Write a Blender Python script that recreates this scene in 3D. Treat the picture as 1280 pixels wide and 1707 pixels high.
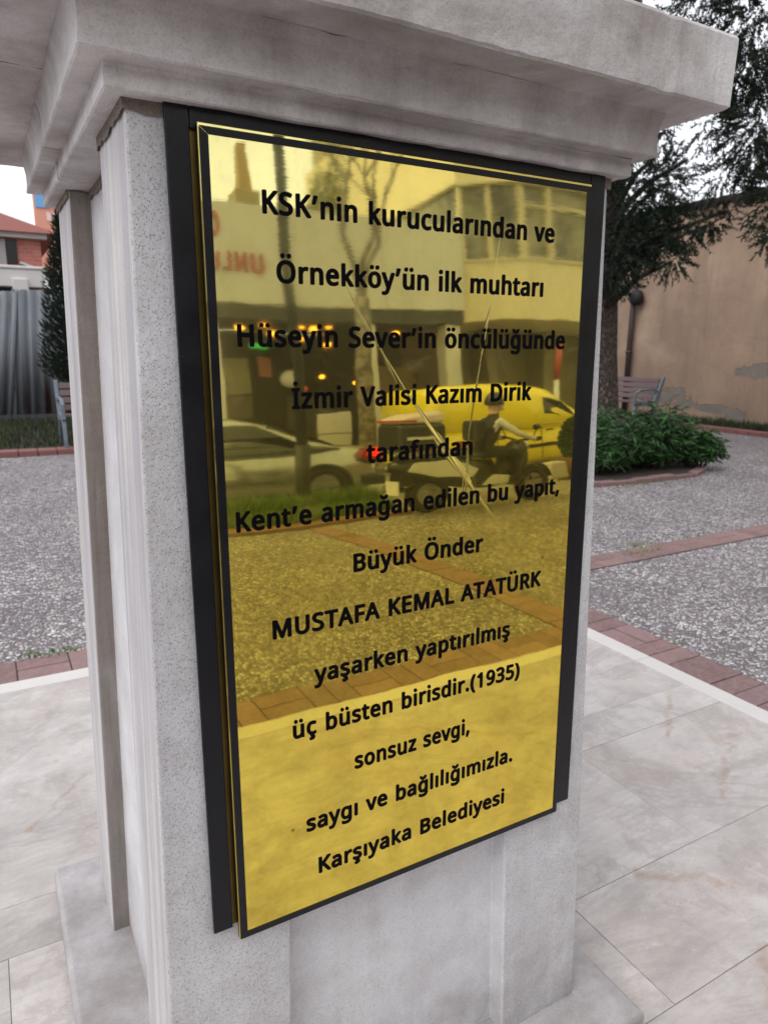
import bpy, bmesh, math, random
from math import sin, cos, tan, pi, radians as rad, sqrt, atan2
from mathutils import Vector, Matrix, Euler
for o in list(bpy.data.objects): bpy.data.objects.remove(o)
SC = bpy.context.scene
COL = SC.collection

# ------------------------------------------------------------------ camera
CAM_Z = 1.28
cd = bpy.data.cameras.new('camera')
cam = bpy.data.objects.new('camera', cd); COL.objects.link(cam)
RIGHT = Vector((0.87222636, -0.4890177, 0.00910347))
DOWN = Vector((-0.10486642, -0.2051578, -0.97309471))
FWD = Vector((0.47772818, 0.8478042, -0.23022558))
cam.matrix_world = Matrix((
    (RIGHT.x, -DOWN.x, -FWD.x, 0.0),
    (RIGHT.y, -DOWN.y, -FWD.y, 0.0),
    (RIGHT.z, -DOWN.z, -FWD.z, CAM_Z),
    (0, 0, 0, 1)))
cd.sensor_fit = 'VERTICAL'
cd.lens = 5.4
cd.sensor_height = 5.4 * 1707 / 1174.0
cd.sensor_width = cd.sensor_height * 0.75
cd.clip_start = 0.02; cd.clip_end = 1000
cd.dof.use_dof = True; cd.dof.focus_distance = 1.0; cd.dof.aperture_fstop = 1.8
SC.camera = cam

# ------------------------------------------------------------------ world, sun, exposure (overcast day)
W = bpy.data.worlds.new('World'); SC.world = W; W.use_nodes = True
nt = W.node_tree; bg = nt.nodes['Background']
sky = nt.nodes.new('ShaderNodeTexSky'); sky.sky_type = 'NISHITA'; sky.sun_disc = False
SUN_EL, SUN_AZ = rad(52), rad(250)
sky.sun_elevation = SUN_EL; sky.sun_rotation = SUN_AZ
sky.dust_density = 4.0; sky.air_density = 1.0
hs = nt.nodes.new('ShaderNodeHueSaturation'); hs.inputs['Saturation'].default_value = 0.12
mixw = nt.nodes.new('ShaderNodeMix'); mixw.data_type = 'RGBA'
mixw.inputs[0].default_value = 0.62
mixw.inputs[7].default_value = (8.7, 8.95, 9.6, 1)
nt.links.new(sky.outputs[0], hs.inputs['Color']); nt.links.new(hs.outputs[0], mixw.inputs[6])
nt.links.new(mixw.outputs[2], bg.inputs['Color'])
bg.inputs['Strength'].default_value = 0.15
sd = bpy.data.lights.new('sun', 'SUN'); sd.energy = 0.7; sd.angle = rad(25); sd.color = (1.0, 0.98, 0.95)
sun = bpy.data.objects.new('sun', sd); COL.objects.link(sun)
sdir = Vector((sin(SUN_AZ) * cos(SUN_EL), cos(SUN_AZ) * cos(SUN_EL), sin(SUN_EL)))
sun.rotation_euler = sdir.to_track_quat('Z', 'Y').to_euler()
VS = SC.view_settings
VS.view_transform = 'Standard'; VS.look = 'None'; VS.gamma = 1.0; VS.exposure = 0.22
SC.render.engine = 'CYCLES'
SC.cycles.use_denoising = True
SC.cycles.max_bounces = 8; SC.cycles.glossy_bounces = 4; SC.cycles.transparent_max_bounces = 8
SC.cycles.caustics_reflective = False; SC.cycles.caustics_refractive = False
SC.cycles.sample_clamp_indirect = 6.0

# ------------------------------------------------------------------ helpers
def lin(c):
    return c / 12.92 if c <= 0.04045 else ((c + 0.055) / 1.055) ** 2.4
def C(h):
    h = h.lstrip('#')
    return tuple(lin(int(h[i:i + 2], 16) / 255) for i in (0, 2, 4)) + (1.0,)

class MB:
    """collects geometry, links it as ONE mesh object"""
    def __init__(s): s.v = []; s.f = []; s.sm = []
    def add(s, vs, fs, smooth=False):
        b = len(s.v); s.v += [tuple(p) for p in vs]
        for f in fs: s.f.append([b + i for i in f]); s.sm.append(smooth)
        return s
    def box(s, x0, x1, y0, y1, z0, z1, M=None):
        vs = [Vector(p) for p in ((x0,y0,z0),(x1,y0,z0),(x1,y1,z0),(x0,y1,z0),(x0,y0,z1),(x1,y0,z1),(x1,y1,z1),(x0,y1,z1))]
        if M is not None: vs = [M @ p for p in vs]
        return s.add(vs, [(3,2,1,0),(4,5,6,7),(0,1,5,4),(1,2,6,5),(2,3,7,6),(3,0,4,7)])
    def tube(s, pts, rs, n=8, cap=True, smooth=True):
        pts = [Vector(p) for p in pts]
        if not hasattr(rs, '__len__'): rs = [rs] * len(pts)
        rings = []; up = None
        for i, p in enumerate(pts):
            d = (pts[min(i+1, len(pts)-1)] - pts[max(i-1, 0)])
            if d.length < 1e-9: d = Vector((0,0,1))
            d.normalize()
            if up is None:
                up = Vector((0,0,1)) if abs(d.z) < .9 else Vector((1,0,0))
            a = d.cross(up)
            if a.length < 1e-5: a = d.orthogonal()
            a.normalize(); b = a.cross(d).normalized(); up = b
            rings.append([p + (a*cos(2*pi*k/n) + b*sin(2*pi*k/n))*rs[i] for k in range(n)])
        vs = [q for r in rings for q in r]; fs = []
        for i in range(len(pts)-1):
            for k in range(n):
                fs.append((i*n+k, (i+1)*n+k, (i+1)*n+(k+1)%n, i*n+(k+1)%n))
        s.add(vs, fs, smooth)
        if cap:
            m = len(pts)-1; b = len(s.v) - len(vs)
            s.f.append([b+k for k in range(n)]); s.sm.append(False)
            s.f.append([b+m*n+k for k in reversed(range(n))]); s.sm.append(False)
        return s
    def lathe(s, prof, n=24, M=None, smooth=True, closed=False):
        # profile of (r, h) about local z
        vs = []; fs = []
        for r, h in prof:
            for k in range(n):
                p = Vector((r*cos(2*pi*k/n), r*sin(2*pi*k/n), h)); vs.append(M @ p if M is not None else p)
        m = len(prof)
        for i in range(m if closed else m-1):
            j = (i+1) % m
            for k in range(n): fs.append((i*n+k, i*n+(k+1)%n, j*n+(k+1)%n, j*n+k))
        return s.add(vs, fs, smooth)
    def prism(s, poly, d0, d1, M=None, smooth=False):
        # poly in local (x,z); extruded along local y from d0 to d1
        n = len(poly)
        vs = [Vector((x, d0, z)) for x, z in poly] + [Vector((x, d1, z)) for x, z in poly]
        if M is not None: vs = [M @ p for p in vs]
        fs = [list(range(n)), list(range(2*n-1, n-1, -1))]
        b = len(s.v); s.add(vs, fs, False)
        for i in range(n):
            j = (i+1) % n
            s.f.append([b+i, b+n+i, b+n+j, b+j]); s.sm.append(smooth)
        return s
    def loft(s, rings, smooth=True, cap=True):
        n = len(rings[0]); vs = [p for r in rings for p in r]; fs = []
        for i in range(len(rings)-1):
            for k in range(n):
                fs.append((i*n+k, i*n+(k+1)%n, (i+1)*n+(k+1)%n, (i+1)*n+k))
        s.add(vs, fs, smooth)
        if cap:
            b = len(s.v)-len(vs); m = len(rings)-1
            s.f.append([b+k for k in reversed(range(n))]); s.sm.append(smooth)
            s.f.append([b+m*n+k for k in range(n)]); s.sm.append(smooth)
        return s
    def ball(s, c, r, n=12, m=8, M=None):
        if not hasattr(r, '__len__'): r = (r, r, r)
        vs = []; fs = []; c = Vector(c)
        for i in range(m+1):
            th = pi*i/m
            for k in range(n):
                ph = 2*pi*k/n
                p = Vector((r[0]*sin(th)*cos(ph), r[1]*sin(th)*sin(ph), r[2]*cos(th)))
                if M is not None: p = M @ p
                vs.append(c + p)
        for i in range(m):
            for k in range(n): fs.append((i*n+k, (i+1)*n+k, (i+1)*n+(k+1)%n, i*n+(k+1)%n))
        return s.add(vs, fs, True)
    def build(s, name, mat, parent=None, bevel=0, seg=2, loc=None, fix=True, subdiv=0):
        me = bpy.data.meshes.new(name); me.from_pydata(s.v, [], s.f); me.update()
        me.polygons.foreach_set('use_smooth', s.sm); 
        if fix:
            bm = bmesh.new(); bm.from_mesh(me)
            bmesh.ops.remove_doubles(bm, verts=bm.verts, dist=1e-6)
            bmesh.ops.recalc_face_normals(bm, faces=bm.faces)
            bm.to_mesh(me); bm.free()
        if isinstance(mat, (list, tuple)):
            for m in mat: me.materials.append(m)
        elif mat: me.materials.append(mat)
        o = bpy.data.objects.new(name, me); COL.objects.link(o)
        if parent is not None: o.parent = parent
        if loc is not None: o.location = loc
        if bevel:
            b = o.modifiers.new('bevel', 'BEVEL'); b.width = bevel; b.segments = seg; b.limit_method = 'ANGLE'; b.angle_limit = rad(35)
        if subdiv:
            b = o.modifiers.new('subd', 'SUBSURF'); b.levels = subdiv; b.render_levels = subdiv
        return o

def tag(o, label=None, cat=None, group=None, kind=None):
    if label: o['label'] = label
    if cat: o['category'] = cat
    if group: o['group'] = group
    if kind: o['kind'] = kind
    return o
def thing(name, label, cat, loc=(0,0,0), rotz=0, group=None):
    o = bpy.data.objects.new(name, None); COL.objects.link(o); o.empty_display_size = .1
    o.location = loc; o.rotation_euler = (0, 0, rotz)
    return tag(o, label, cat, group)
def copy_tree(o, parent=None):
    c = o.copy(); COL.objects.link(c)
    if parent is not None: c.parent = parent
    for ch in list(o.children): copy_tree(ch, c)
    return c

# ---- material helper
class M:
    def __init__(s, name, rough=.6, metal=0.0, spec=.5, color=None):
        s.m = bpy.data.materials.new(name); s.m.use_nodes = True; s.t = s.m.node_tree
        s.p = s.t.nodes['Principled BSDF']
        s.p.inputs['Roughness'].default_value = rough; s.p.inputs['Metallic'].default_value = metal
        s.p.inputs['Specular IOR Level'].default_value = spec
        if color is not None: s.p.inputs['Base Color'].default_value = color
        s._co = None
    def n(s, typ, **kw):
        nd = s.t.nodes.new('ShaderNode' + typ)
        for k, v in kw.items():
            if k in nd.inputs or any(i.name == k for i in nd.inputs): s.set(nd.inputs[k], v)
            else: setattr(nd, k, v)
        return nd
    def set(s, inp, v):
        if isinstance(v, bpy.types.NodeSocket): s.t.links.new(v, inp)
        else: inp.default_value = v
    def co(s, scale=(1,1,1), rot=(0,0,0), loc=(0,0,0)):
        if s._co is None: s._co = s.t.nodes.new('ShaderNodeTexCoord').outputs['Object']
        if scale == (1,1,1) and rot == (0,0,0) and loc == (0,0,0): return s._co
        mp = s.n('Mapping'); s.set(mp.inputs[0], s._co)
        mp.inputs['Scale'].default_value = scale; mp.inputs['Rotation'].default_value = rot; mp.inputs['Location'].default_value = loc
        return mp.outputs[0]
    def noise(s, sc, det=4, rough=.55, vec=None, dist=0, out=0):
        nd = s.n('TexNoise', Scale=sc, Detail=det, Roughness=rough, Distortion=dist)
        s.set(nd.inputs['Vector'], vec if vec is not None else s.co()); return nd.outputs[out]
    def voro(s, sc, feat='F1', vec=None, out='Distance', rnd=1.0):
        nd = s.n('TexVoronoi', Scale=sc, feature=feat, Randomness=rnd)
        s.set(nd.inputs['Vector'], vec if vec is not None else s.co()); return nd.outputs[out]
    def ramp(s, fac, stops, mode='LINEAR'):
        nd = s.n('ValToRGB'); s.set(nd.inputs[0], fac); cr = nd.color_ramp; cr.interpolation = mode
        while len(cr.elements) < len(stops): cr.elements.new(.5)
        for e, (p, c) in zip(cr.elements, stops):
            e.position = p; e.color = c if hasattr(c, '__len__') else (c, c, c, 1)
        return nd.outputs[0]
    def mix(s, fac, a, b, mode='MIX'):
        nd = s.n('Mix', data_type='RGBA', blend_type=mode)
        s.set(nd.inputs[0], fac); s.set(nd.inputs[6], a); s.set(nd.inputs[7], b)
        return nd.outputs[2]
    def math(s, op, a, b=0.0, c=None, clamp=False):
        nd = s.n('Math', operation=op, use_clamp=clamp); s.set(nd.inputs[0], a); s.set(nd.inputs[1], b)
        if c is not None: s.set(nd.inputs[2], c)
        return nd.outputs[0]
    def mr(s, v, a, b, c=0.0, d=1.0, interp='LINEAR'):
        nd = s.n('MapRange', interpolation_type=interp, clamp=True)
        for i, q in enumerate((v, a, b, c, d)): s.set(nd.inputs[i], q)
        return nd.outputs[0]
    def sep(s, vec=None):
        nd = s.n('SeparateXYZ'); s.set(nd.inputs[0], vec if vec is not None else s.co()); return nd.outputs
    def bump(s, h, strength=.3, dist=.01, normal=None):
        nd = s.n('Bump', Strength=strength, Distance=dist); s.set(nd.inputs['Height'], h)
        if normal is not None: s.set(nd.inputs['Normal'], normal)
        s.t.links.new(nd.outputs[0], s.p.inputs['Normal']); return nd.outputs[0]
    def color(s, c): s.set(s.p.inputs['Base Color'], c); return s
    def rough(s, r): s.set(s.p.inputs['Roughness'], r); return s
    def isl(s): return s.n('NewGeometry').outputs['Random Per Island']
def plain(name, col, rough=.6, metal=0.0, var=.12, sc=6.0, spec=.5, bump=0.0):
    k = M(name, rough, metal, spec)
    a = col if len(col) == 4 else tuple(col) + (1,)
    b = tuple(x * (1 - var) for x in a[:3]) + (1,)
    k.color(k.mix(k.noise(sc, 5, .6), a, b))
    if bump: k.bump(k.noise(sc * 8, 4, .6), bump, .004)
    return k.m
def emis(name, col, strength):
    k = M(name, .6); k.color(col); k.p.inputs['Emission Color'].default_value = col; k.p.inputs['Emission Strength'].default_value = strength
    return k.m
# ------------------------------------------------------------------ ground
def gravel_mat():
    k = M('exposed_aggregate', .75)
    warp = k.n('VectorMath', operation='ADD')
    nz = k.n('TexNoise', Scale=30.0, Detail=2.0); k.set(nz.inputs['Vector'], k.co())
    sc = k.n('VectorMath', operation='SCALE'); k.set(sc.inputs[0], nz.outputs['Color']); sc.inputs['Scale'].default_value = .012
    k.set(warp.inputs[0], k.co()); k.set(warp.inputs[1], sc.outputs[0])
    v = k.n('TexVoronoi', Scale=52.0); k.set(v.inputs['Vector'], warp.outputs[0])
    r = k.sep(v.outputs['Color'])[0]
    stone = k.ramp(r, [(0, C('#524d4e')), (.28, C('#787273')), (.5, C('#a49e9d')), (.75, C('#cac6c4')), (1, C('#e2dfdd'))])
    tint = k.mix(k.math('MULTIPLY', k.sep(v.outputs['Color'])[1], .28), stone, C('#c7b0aa'))
    edge = k.voro(52.0, 'DISTANCE_TO_EDGE', warp.outputs[0])
    size = k.sep(v.outputs['Color'])[2]
    th = k.math('ADD', k.math('MULTIPLY', size, .16), .06)
    m = k.mr(edge, k.math('MULTIPLY', th, .6), th)
    big = k.noise(1.3, 5, .6)
    matrix = k.mix(k.noise(160, 2), C('#4c474b'), C('#6e686b'))
    col = k.mix(m, matrix, tint)
    col = k.mix(k.mr(big, .4, .7, 0, .45), col, C('#5d5558'))
    k.color(col)
    h = k.math('MULTIPLY', k.mr(edge, 0, .35), m)
    k.bump(h, .8, .006)
    return k.m
MAT_GRAVEL = gravel_mat()
def brick_mat():
    k = M('paver_red', .8)
    a = k.ramp(k.isl(), [(0, C('#6c5351')), (.35, C('#7a5d5b')), (.7, C('#856866')), (1, C('#735c5e'))])
    g = k.noise(45, 5, .65)
    c = k.mix(k.mr(g, .35, .75, 0, .55), a, C('#9c8480'))
    c = k.mix(k.mr(k.noise(7, 4, .6), .5, .8, 0, .55), c, C('#5a4744'))
    k.color(c); k.bump(k.noise(220, 3, .6), .35, .003)
    return k.m
MAT_BRICK = brick_mat()
MAT_MORTAR = plain('mortar', C('#3c3533'), .95, sc=30, var=.35)
def marble_floor_mat():
    k = M('platform_marble', .42)
    isl = k.isl()
    off = k.n('CombineXYZ'); k.set(off.inputs[0], k.math('MULTIPLY', isl, 37.0)); k.set(off.inputs[1], k.math('MULTIPLY', isl, 91.0)); k.set(off.inputs[2], isl)
    vec = k.n('VectorMath', operation='ADD'); k.set(vec.inputs[0], k.co()); k.set(vec.inputs[1], off.outputs[0]); V = vec.outputs[0]
    mp = k.n('Mapping'); k.set(mp.inputs[0], V); mp.inputs['Scale'].default_value = (.8, 1.35, 1); mp.inputs['Rotation'].default_value = (0, 0, .5); VS_ = mp.outputs[0]
    base = k.ramp(k.noise(2.0, 7, .66, VS_, .9), [(.25, C('#9a9491')), (.43, C('#b1aaa6')), (.6, C('#c3bcb8')), (.8, C('#aaa39f'))])
    vein = k.mr(k.math('ABSOLUTE', k.math('SUBTRACT', k.noise(1.7, 8, .7, VS_, 1.1), .5)), 0, .05, 1, 0, 'SMOOTHSTEP')
    c = k.mix(k.math('MULTIPLY', vein, .3), base, C('#8a817d'))
    c = k.mix(k.mr(k.noise(1.5, 6, .66, V, .8), .5, .72, 0, .42), c, C('#b39f93'))
    c = k.mix(k.mr(k.noise(4.0, 7, .72, VS_, .4), .5, .75, 0, .55), c, C('#938a86'))
    c = k.mix(k.mr(k.noise(11, 8, .75, V), .48, .72, 0, .38), c, C('#857d7a'))
    c = k.mix(k.mr(k.noise(26, 6, .75, VS_), .56, .72, 0, .4), c, C('#d6d1ce'))
    # swirled grinding marks
    gw = k.n('TexWave', Scale=14.0, Distortion=5.0, Detail=2.0); gw.wave_type = 'RINGS'; k.set(gw.inputs['Vector'], V)
    c = k.mix(k.math('MULTIPLY', k.mr(gw.outputs[1], .55, 1, 0, .16), k.mr(k.noise(2.6, 3, .5, V), .45, .6)), c, C('#958c88'))
    # rust runs and twig stains lying on the platform
    x, y, z = k.sep()[:3]; wob = k.math('MULTIPLY', k.math('SUBTRACT', k.noise(9, 4, .6), .5), .10)
    x = k.math('ADD', x, wob); y = k.math('ADD', y, k.math('MULTIPLY', k.math('SUBTRACT', k.noise(9, 4, .6, k.co(loc=(7, 3, 0))), .5), .10))
    m = None
    for ax, ay, bx, by, w, a in ((2.14,1.59,1.91,1.40,.018,.8), (2.06,1.28,1.76,1.09,.02,.75), (1.82,1.29,1.84,1.15,.012,.7), (1.30,1.00,1.55,.81,.022,.85), (1.55,.81,1.75,.55,.03,.6), (-.02,1.90,.15,2.09,.014,.8), (1.36,.71,1.24,.60,.03,.9), (1.24,1.07,1.20,1.01,.008,.6), (2.03,1.31,2.13,1.28,.035,.7), (-.5,2.2,-.2,2.35,.02,.6), (.2,-.3,.5,-.2,.02,.7), (1.2,-.4,1.6,-.1,.02,.6)):
        L = sqrt((bx-ax)**2 + (by-ay)**2); dx, dy = (bx-ax)/L, (by-ay)/L
        px = k.math('SUBTRACT', x, ax); py = k.math('SUBTRACT', y, ay)
        t = k.math('MULTIPLY', k.math('ADD', k.math('MULTIPLY', px, dx), k.math('MULTIPLY', py, dy)), 1/L, clamp=True)
        qx = k.math('SUBTRACT', px, k.math('MULTIPLY', t, dx*L)); qy = k.math('SUBTRACT', py, k.math('MULTIPLY', t, dy*L))
        d = k.math('SQRT', k.math('ADD', k.math('MULTIPLY', qx, qx), k.math('MULTIPLY', qy, qy)))
        q = k.mr(d, 0, w, a, 0, 'SMOOTHSTEP'); m = q if m is None else k.math('MAXIMUM', m, q)
    c = k.mix(k.math('MULTIPLY', m, k.mr(k.noise(14, 5, .7), .35, .6, 0, .75)), c, C('#987a63'))
    c = k.mix(k.mr(k.noise(240, 2), .6, .75, 0, .4), c, C('#8c8584'))
    spk = k.math('MULTIPLY', k.mr(k.voro(38), .02, .05, 1, 0), k.mr(k.sep(k.voro(38, out='Color'))[0], .9, .92, 0, .8)); c = k.mix(spk, c, C('#3c3733'))
    k.color(c); k.rough(k.mr(k.noise(6, 4), .3, .7, .42, .62))
    k.bump(k.noise(90, 4, .6), .15, .002)
    return k.m
MAT_FLOOR = marble_floor_mat()
MAT_CURB = plain('curb_marble', C('#cfcac6'), .5, var=.14, sc=9)
MAT_SOIL = plain('soil', C('#3b352b'), .95, var=.45, sc=7)
MAT_ASPH = plain('asphalt', C('#55545a'), .85, var=.22, sc=5, bump=.3)

PZ = -0.010                       # top of the plaza paving
b = MB(); b.box(-200, 200, -200, 200, -.6, -.2); tag(b.build('ground', MAT_SOIL), kind='structure')
b = MB(); b.box(-22, 10.1, -4.12, 9.05, -.195, PZ); b.box(10.1, 26, -4.12, 4.0, -.195, PZ); tag(b.build('plaza_paving', MAT_GRAVEL), kind='structure')
PX0, PX1, PY0, PY1 = -1.37, 2.362, -0.70, 2.878     # monument platform

rng = random.Random(5)
def brick_run(b, x, y, L, ax, top, bw=.098, gap=.004):
    """one course 0.2 m wide: two bricks across, then two bricks along"""
    t = 0; ph = 0
    def put(a0, a1, c0, c1):
        z = top + rng.uniform(-.0015, .0015)
        if ax == 'x': b.box(x + a0, x + a1, y + c0, y + c1, -.05, z)
        else: b.box(x + c0, x + c1, y + a0, y + a1, -.05, z)
    while t < L:
        if ph % 3 < 2:
            put(t, min(t + bw - gap, L), 0, .2); t += bw
        else:
            e = min(t + 2 * bw - gap, L); put(t, e, 0, .098); put(t, e, .102, .2); t += 2 * bw
        ph += 1
b = MB(); m_ = MB()
brick_run(b, PX1 + .005, -4.1, 4.1 + PY1 + .2, 'y', -.003)
brick_run(b, PX0 - .205, -4.1, 4.1 + PY1 + .2, 'y', -.003)
brick_run(b, PX0, PY1 + .005, PX1 - PX0, 'x', -.003)
brick_run(b, PX0, PY0 - .205, PX1 - PX0, 'x', -.003)
brick_run(b, PX1 + .21, PY1 + .0, 7.4, 'x', -.003)
brick_run(b, -14, PY1 + .0, 14 + PX0 - .22, 'x', -.003)
bb = b.build('brick_paving_band', MAT_BRICK, bevel=.004, seg=2); tag(bb, kind='structure')
for (x0, x1, y0, y1) in ((PX1 + .002, PX1 + .208, -4.1, PY1 + .2), (PX0 - .208, PX0 - .002, -4.1, PY1 + .2), (PX0, PX1, PY1 + .002, PY1 + .208), (PX0, PX1, PY0 - .208, PY0 - .002), (PX1 + .21, 9.9, PY1 - .003, PY1 + .203), (-14, PX0 - .215, PY1 - .003, PY1 + .203)):
    m_.box(x0, x1, y0, y1, -.05, -.0065)
tag(m_.build('brick_band_bedding', MAT_MORTAR), kind='structure')

# marble platform: rim strips and 0.3 m tiles with open joints
b = MB(); g = .0006
rw = .087
def rim(b, x0, x1, y0, y1, ax):
    L = .62; a = x0 if ax == 'x' else y0; e = x1 if ax == 'x' else y1
    while a < e - .01:
        c = min(a + L, e)
        if ax == 'x': b.box(a + g, c - g, y0, y1, -.06, .0 + rng.uniform(-.0006, .0006))
        else: b.box(x0, x1, a + g, c - g, -.06, .0 + rng.uniform(-.0006, .0006))
        a = c
rim(b, PX0, PX1, PY1 - rw, PY1, 'x'); rim(b, PX0, PX1, PY0, PY0 + rw, 'x')
rim(b, PX1 - rw, PX1, PY0 + rw + g, PY1 - rw - g, 'y'); rim(b, PX0, PX0 + rw, PY0 + rw + g, PY1 - rw - g, 'y')
tag(b.build('platform_rim', MAT_CURB, bevel=.004, seg=2), kind='structure')
b = MB()
ys = [PY0 + rw + .0015, .71, 1.01, 1.47, 1.63, PY1 - rw - .0015]
for j in range(len(ys) - 1):
    x = PX0 + rw + .0015; e = PX1 - rw - .0015
    cuts = [x]
    st = ([], [-.3, 1.08], [-.08, 1.55], [-.75], [])[j]
    cuts += [c for c in st if x + .05 < c < e - .05] + [e]
    for a, c in zip(cuts, cuts[1:]):
        b.box(a + g, c - g, ys[j] + g, ys[j + 1] - g, -.05, -.0015 + rng.uniform(-.0005, .0005))
tag(b.build('platform_tiles', MAT_FLOOR, bevel=.0008, seg=1), kind='structure')
m_ = MB(); m_.box(PX0 + .004, PX1 - .004, PY0 + .004, PY1 - .004, -.055, -.006); tag(m_.build('platform_bedding', plain('joint_grout', C('#9b938f'), .9, sc=20, var=.3)), kind='structure')

# ------------------------------------------------------------------ pedestal
PCX, PCY = .4966, 1.163
Z_TOP, Z_BASE = CAM_Z + .2427, .062
def hw(z): return .341 + (Z_TOP - z) * .0235
def stone(name, base, dark, streak=(1, 1, 1), pits=.5, grime=.4, streak_amt=.5, rough=.62, bump=.25, mottle=.35):
    k = M(name, rough)
    n1 = k.noise(3.0, 6, .6, k.co(scale=streak), .3)
    c = k.mix(k.mr(n1, .3, .72, 0, streak_amt), base, dark)
    n2 = k.noise(14, 5, .65); c = k.mix(k.mr(n2, .4, .8, 0, mottle), c, C('#8e8684'))
    n3 = k.noise(420, 2, .6); c = k.mix(k.mr(n3, .55, .7, 0, .3), c, C('#6f6a6c'))
    pv = k.co(scale=(1, 1, .7))
    pm = k.math('MULTIPLY', k.mr(k.voro(470, 'F1', pv), .18, .36, 1, 0), k.mr(k.math('ADD', k.sep(k.voro(470, 'F1', pv, 'Color'))[0], k.math('MULTIPLY', k.noise(7, 4, .6), .5)), .70, .78, 0, pits))
    pm = k.math('MAXIMUM', pm, k.math('MULTIPLY', k.mr(k.voro(120), .10, .16, 1, 0), k.mr(k.sep(k.voro(120, out='Color'))[0], .93, .95, 0, pits)))
    c = k.mix(k.math('MULTIPLY', pm, .72), c, C('#56504e'))
    c = k.mix(k.mr(k.noise(260, 3, .7), .5, .68, 0, .22), c, C('#8b8686'))
    gm = k.mr(k.noise(2.1, 6, .68, k.co(loc=(4, 2, 7)), .6), .46, .72, 0, grime)
    c = k.mix(gm, c, C('#77695f'))
    zz = k.sep()[2]
    c = k.mix(k.math('MULTIPLY', k.mr(zz, .07, .30, .55, 0), k.mr(k.noise(6, 6, .7), .35, .65)), c, C('#6a6058'))
    # rain streaks
    c = k.mix(k.math('MULTIPLY', k.mr(k.noise(1, 5, .65, k.co(scale=(17, 17, .7), loc=(2, 5, 0))), .52, .72, 0, .5), grime), c, C('#7d7574'))
    k.color(c)
    h = k.math('SUBTRACT', k.math('ADD', k.math('MULTIPLY', k.noise(120, 4, .6), .6), k.math('MULTIPLY', n2, .4)), k.math('MULTIPLY', pm, .8))
    k.bump(h, bump, .004)
    return k.m
MAT_FACE = stone('pilaster_speckled', C('#d9d8d9'), C('#b4b2b8'), (5, 5, .25), .8, .30, .65, .7, .5)
MAT_PANEL = stone('panel_marble', C('#e0dfe1'), C('#cac9d0'), (1, 1, .4), .12, .25, .4, .5, .1)
MAT_SIDE = stone('pilaster_striated', C('#d8d3d0'), C('#9d9ca4'), (14, 14, .05), .06, .15, 1.0, .6, .2, .2)
MAT_CAP = stone('cornice_marble', C('#dedad9'), C('#a9a3a2'), (1.0, 1.0, 4.0), .14, .75, .75, .65, .5, .5)
MAT_CAPD = stone('cornice_soiled', C('#a59b96'), C('#857b77'), (1.2, 1.2, 2.0), .15, .95, .7, .7, .4)
MAT_PLINTH = stone('plinth_marble', C('#c6c2c2'), C('#a19fa5'), (1.5, 1.5, 1), .15, .35, .6, .6, .2)

ped = thing('pedestal', 'weathered grey marble pedestal with a heavy moulded cornice, standing on the marble platform', 'pedestal', (PCX, PCY, 0))
AP, RC = .172, .034          # pilaster width, panel recess
def shaft_ring(h):
    a = AP; r = RC; H = h; i = h - r
    q = [(-H, -H), (-H + a, -H), (-H + a, -i), (H - a, -i), (H - a, -H), (H, -H), (H, -H + a), (i, -H + a), (i, H - a), (H, H - a),
         (H, H), (H - a, H), (H - a, i), (-H + a, i), (-H + a, H), (-H, H), (-H, H - a), (-i, H - a), (-i, -H + a), (-H, -H + a)]
    return q
# faces by material: 0 speckled front/back pilasters, 1 panels, 2 striated flanks
b = MB(); zs = [Z_BASE + (Z_TOP - Z_BASE) * i / 24 for i in range(25)]
rings = [[(x, y, z) for x, y in shaft_ring(hw(z))] for z in zs]
b.loft(rings, smooth=False)
MAT_SOIL_SHADE = stone('recess_soiled_shaded', C('#a8a19a'), C('#625950'), (14, 14, .8), .3, .9, 1.0, .8, .6, .9)  # side recess cheeks: real dirt, with the recess shade also put into the colour
shaft = b.build('shaft', [MAT_FACE, MAT_PANEL, MAT_SIDE, MAT_SOIL_SHADE], ped, bevel=.003, seg=2)
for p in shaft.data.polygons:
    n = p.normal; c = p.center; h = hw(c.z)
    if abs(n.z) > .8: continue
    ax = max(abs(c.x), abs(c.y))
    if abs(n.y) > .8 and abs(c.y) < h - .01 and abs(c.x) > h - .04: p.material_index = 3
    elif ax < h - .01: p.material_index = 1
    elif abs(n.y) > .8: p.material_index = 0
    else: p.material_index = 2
# plinth with a rounded upper edge and two joints
b = MB(); PH = .47
prof = [(PH, -.0), (PH, .050), (PH - .003, .0585), (PH - .010, .0615), (PH - .09, .063)]
for i, (w0, z0) in enumerate(prof[:-1]): pass
rings = [[(-w, -w, z), (w, -w, z), (w, w, z), (-w, w, z)] for w, z in prof]
b.loft(rings, smooth=False)
b.build('plinth', MAT_PLINTH, ped, bevel=.003, seg=2)
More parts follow.
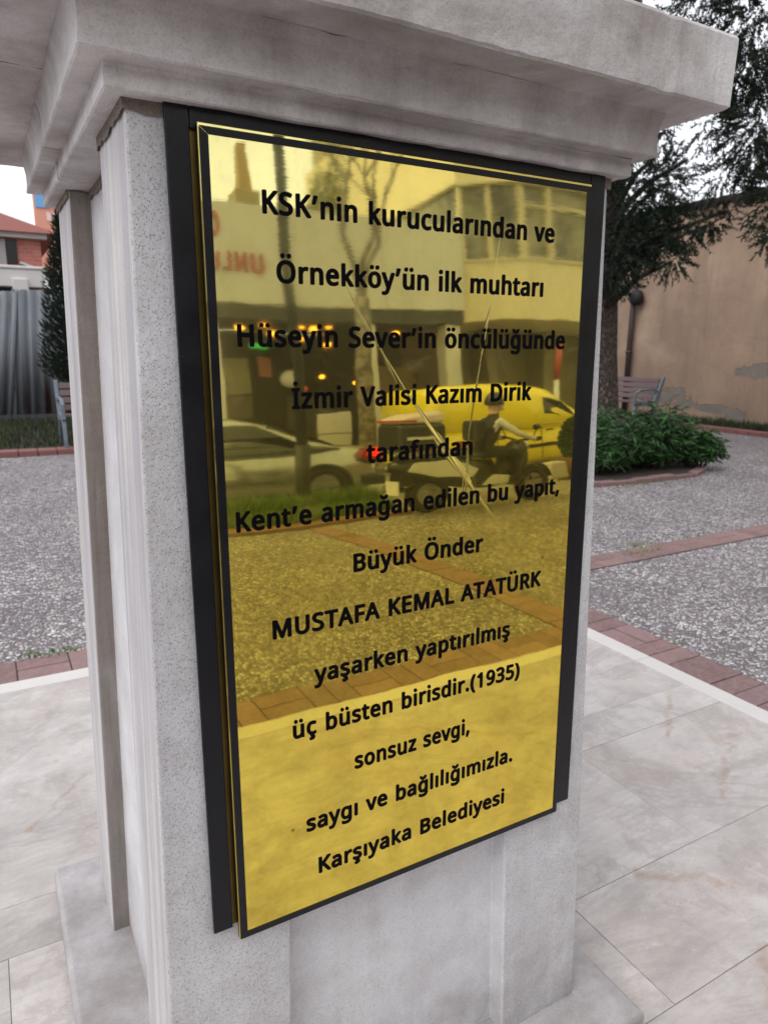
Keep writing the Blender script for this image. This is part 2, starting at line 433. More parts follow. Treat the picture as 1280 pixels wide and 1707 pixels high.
# cornice: small moulding, concave frieze, slab; each in two blocks with a joint
def ring_block(prof, name, mat, split, seed):
    """square mouldings lofted along z; prof = (half width, z), cut by a joint at y = split; arrises slightly worn"""
    b = MB(); r = random.Random(seed)
    for lo, hi in ((None, split - .0012), (split + .0012, None)):
        rings = []; chips = {}
        for k_, (w, z) in enumerate(prof):
            y0 = -w if lo is None else lo
            y1 = w if hi is None else hi
            cs = [(-w, y0), (w, y0), (w, y1), (-w, y1)]; pts = []
            for i in range(4):
                A = Vector(cs[i]); B_ = Vector(cs[(i + 1) % 4]); n = 48
                for t in range(n):
                    key = (i, t)
                    if key not in chips:
                        chips[key] = [r.gauss(0, .00035), r.random() ** 26 * .0018]
                    p = A.lerp(B_, t / n); edge = 1.0 if (k_ in (0, 1) or k_ >= len(prof) - 2) else .25
                    ins = 1 - (abs(chips[key][0]) + chips[key][1]) * edge / .4
                    q = p.copy()
                    if lo is None or i != 0: q.x *= ins
                    if (i == 0 and lo is None) or (i == 2 and hi is None): q.y *= ins
                    pts.append((q.x, q.y, z + chips[key][0] * edge))
            rings.append(pts)
        b.loft(rings, smooth=False)
    return b.build(name, mat, ped)
H0 = .341
ring_block([(H0 + .0205, Z_TOP), (H0 + .0225, Z_TOP + .0018), (H0 + .0225, Z_TOP + .012), (H0 + .0215, Z_TOP + .020), (H0 + .0225, Z_TOP + .0246)], 'lower_moulding', MAT_CAP, .10, 1)
ring_block([(H0 + .0455, Z_TOP + .0247), (H0 + .0475, Z_TOP + .0265), (H0 + .0455, Z_TOP + .040), (H0 + .0455, Z_TOP + .055), (H0 + .0475, Z_TOP + .068), (H0 + .052, Z_TOP + .0815)], 'frieze', MAT_CAP, .02, 2)
ring_block([(H0 + .107, Z_TOP + .0817), (H0 + .110, Z_TOP + .0845), (H0 + .1105, Z_TOP + .12), (H0 + .1115, Z_TOP + .168), (H0 + .1085, Z_TOP + .173)], 'cornice_slab', MAT_CAP, -.12, 3)
b = MB(); b.box(-.30, .30, -.30, .30, Z_TOP + .1735, Z_TOP + .42); b.build('bust_block', MAT_CAP, ped, bevel=.006)
# crumbling mortar bed between shaft and moulding
k = M('old_mortar', .95); k.color(k.mix(k.noise(60, 5, .7), C('#6a5c50'), C('#9a8f86'))); k.bump(k.noise(90, 5, .7), .9, .01)
b = MB(); r2 = random.Random(8)
q = shaft_ring(hw(Z_TOP) + .0025); pts = []
for i in range(len(q)):
    A = Vector(q[i]); B_ = Vector(q[(i + 1) % len(q)]); n = max(1, int((B_ - A).length / .012))
    pts += [A.lerp(B_, t / n) for t in range(n)]
lo = [(p.x * r2.uniform(1.0, 1.004), p.y * r2.uniform(1.0, 1.004), Z_TOP - .010 - r2.random() * .006) for p in pts]
hi = [(p.x * 1.0035, p.y * 1.0035, Z_TOP - .0002) for p in pts]
b.loft([lo, hi], smooth=False, cap=False); b.build('mortar_bed', k.m, ped, fix=False)
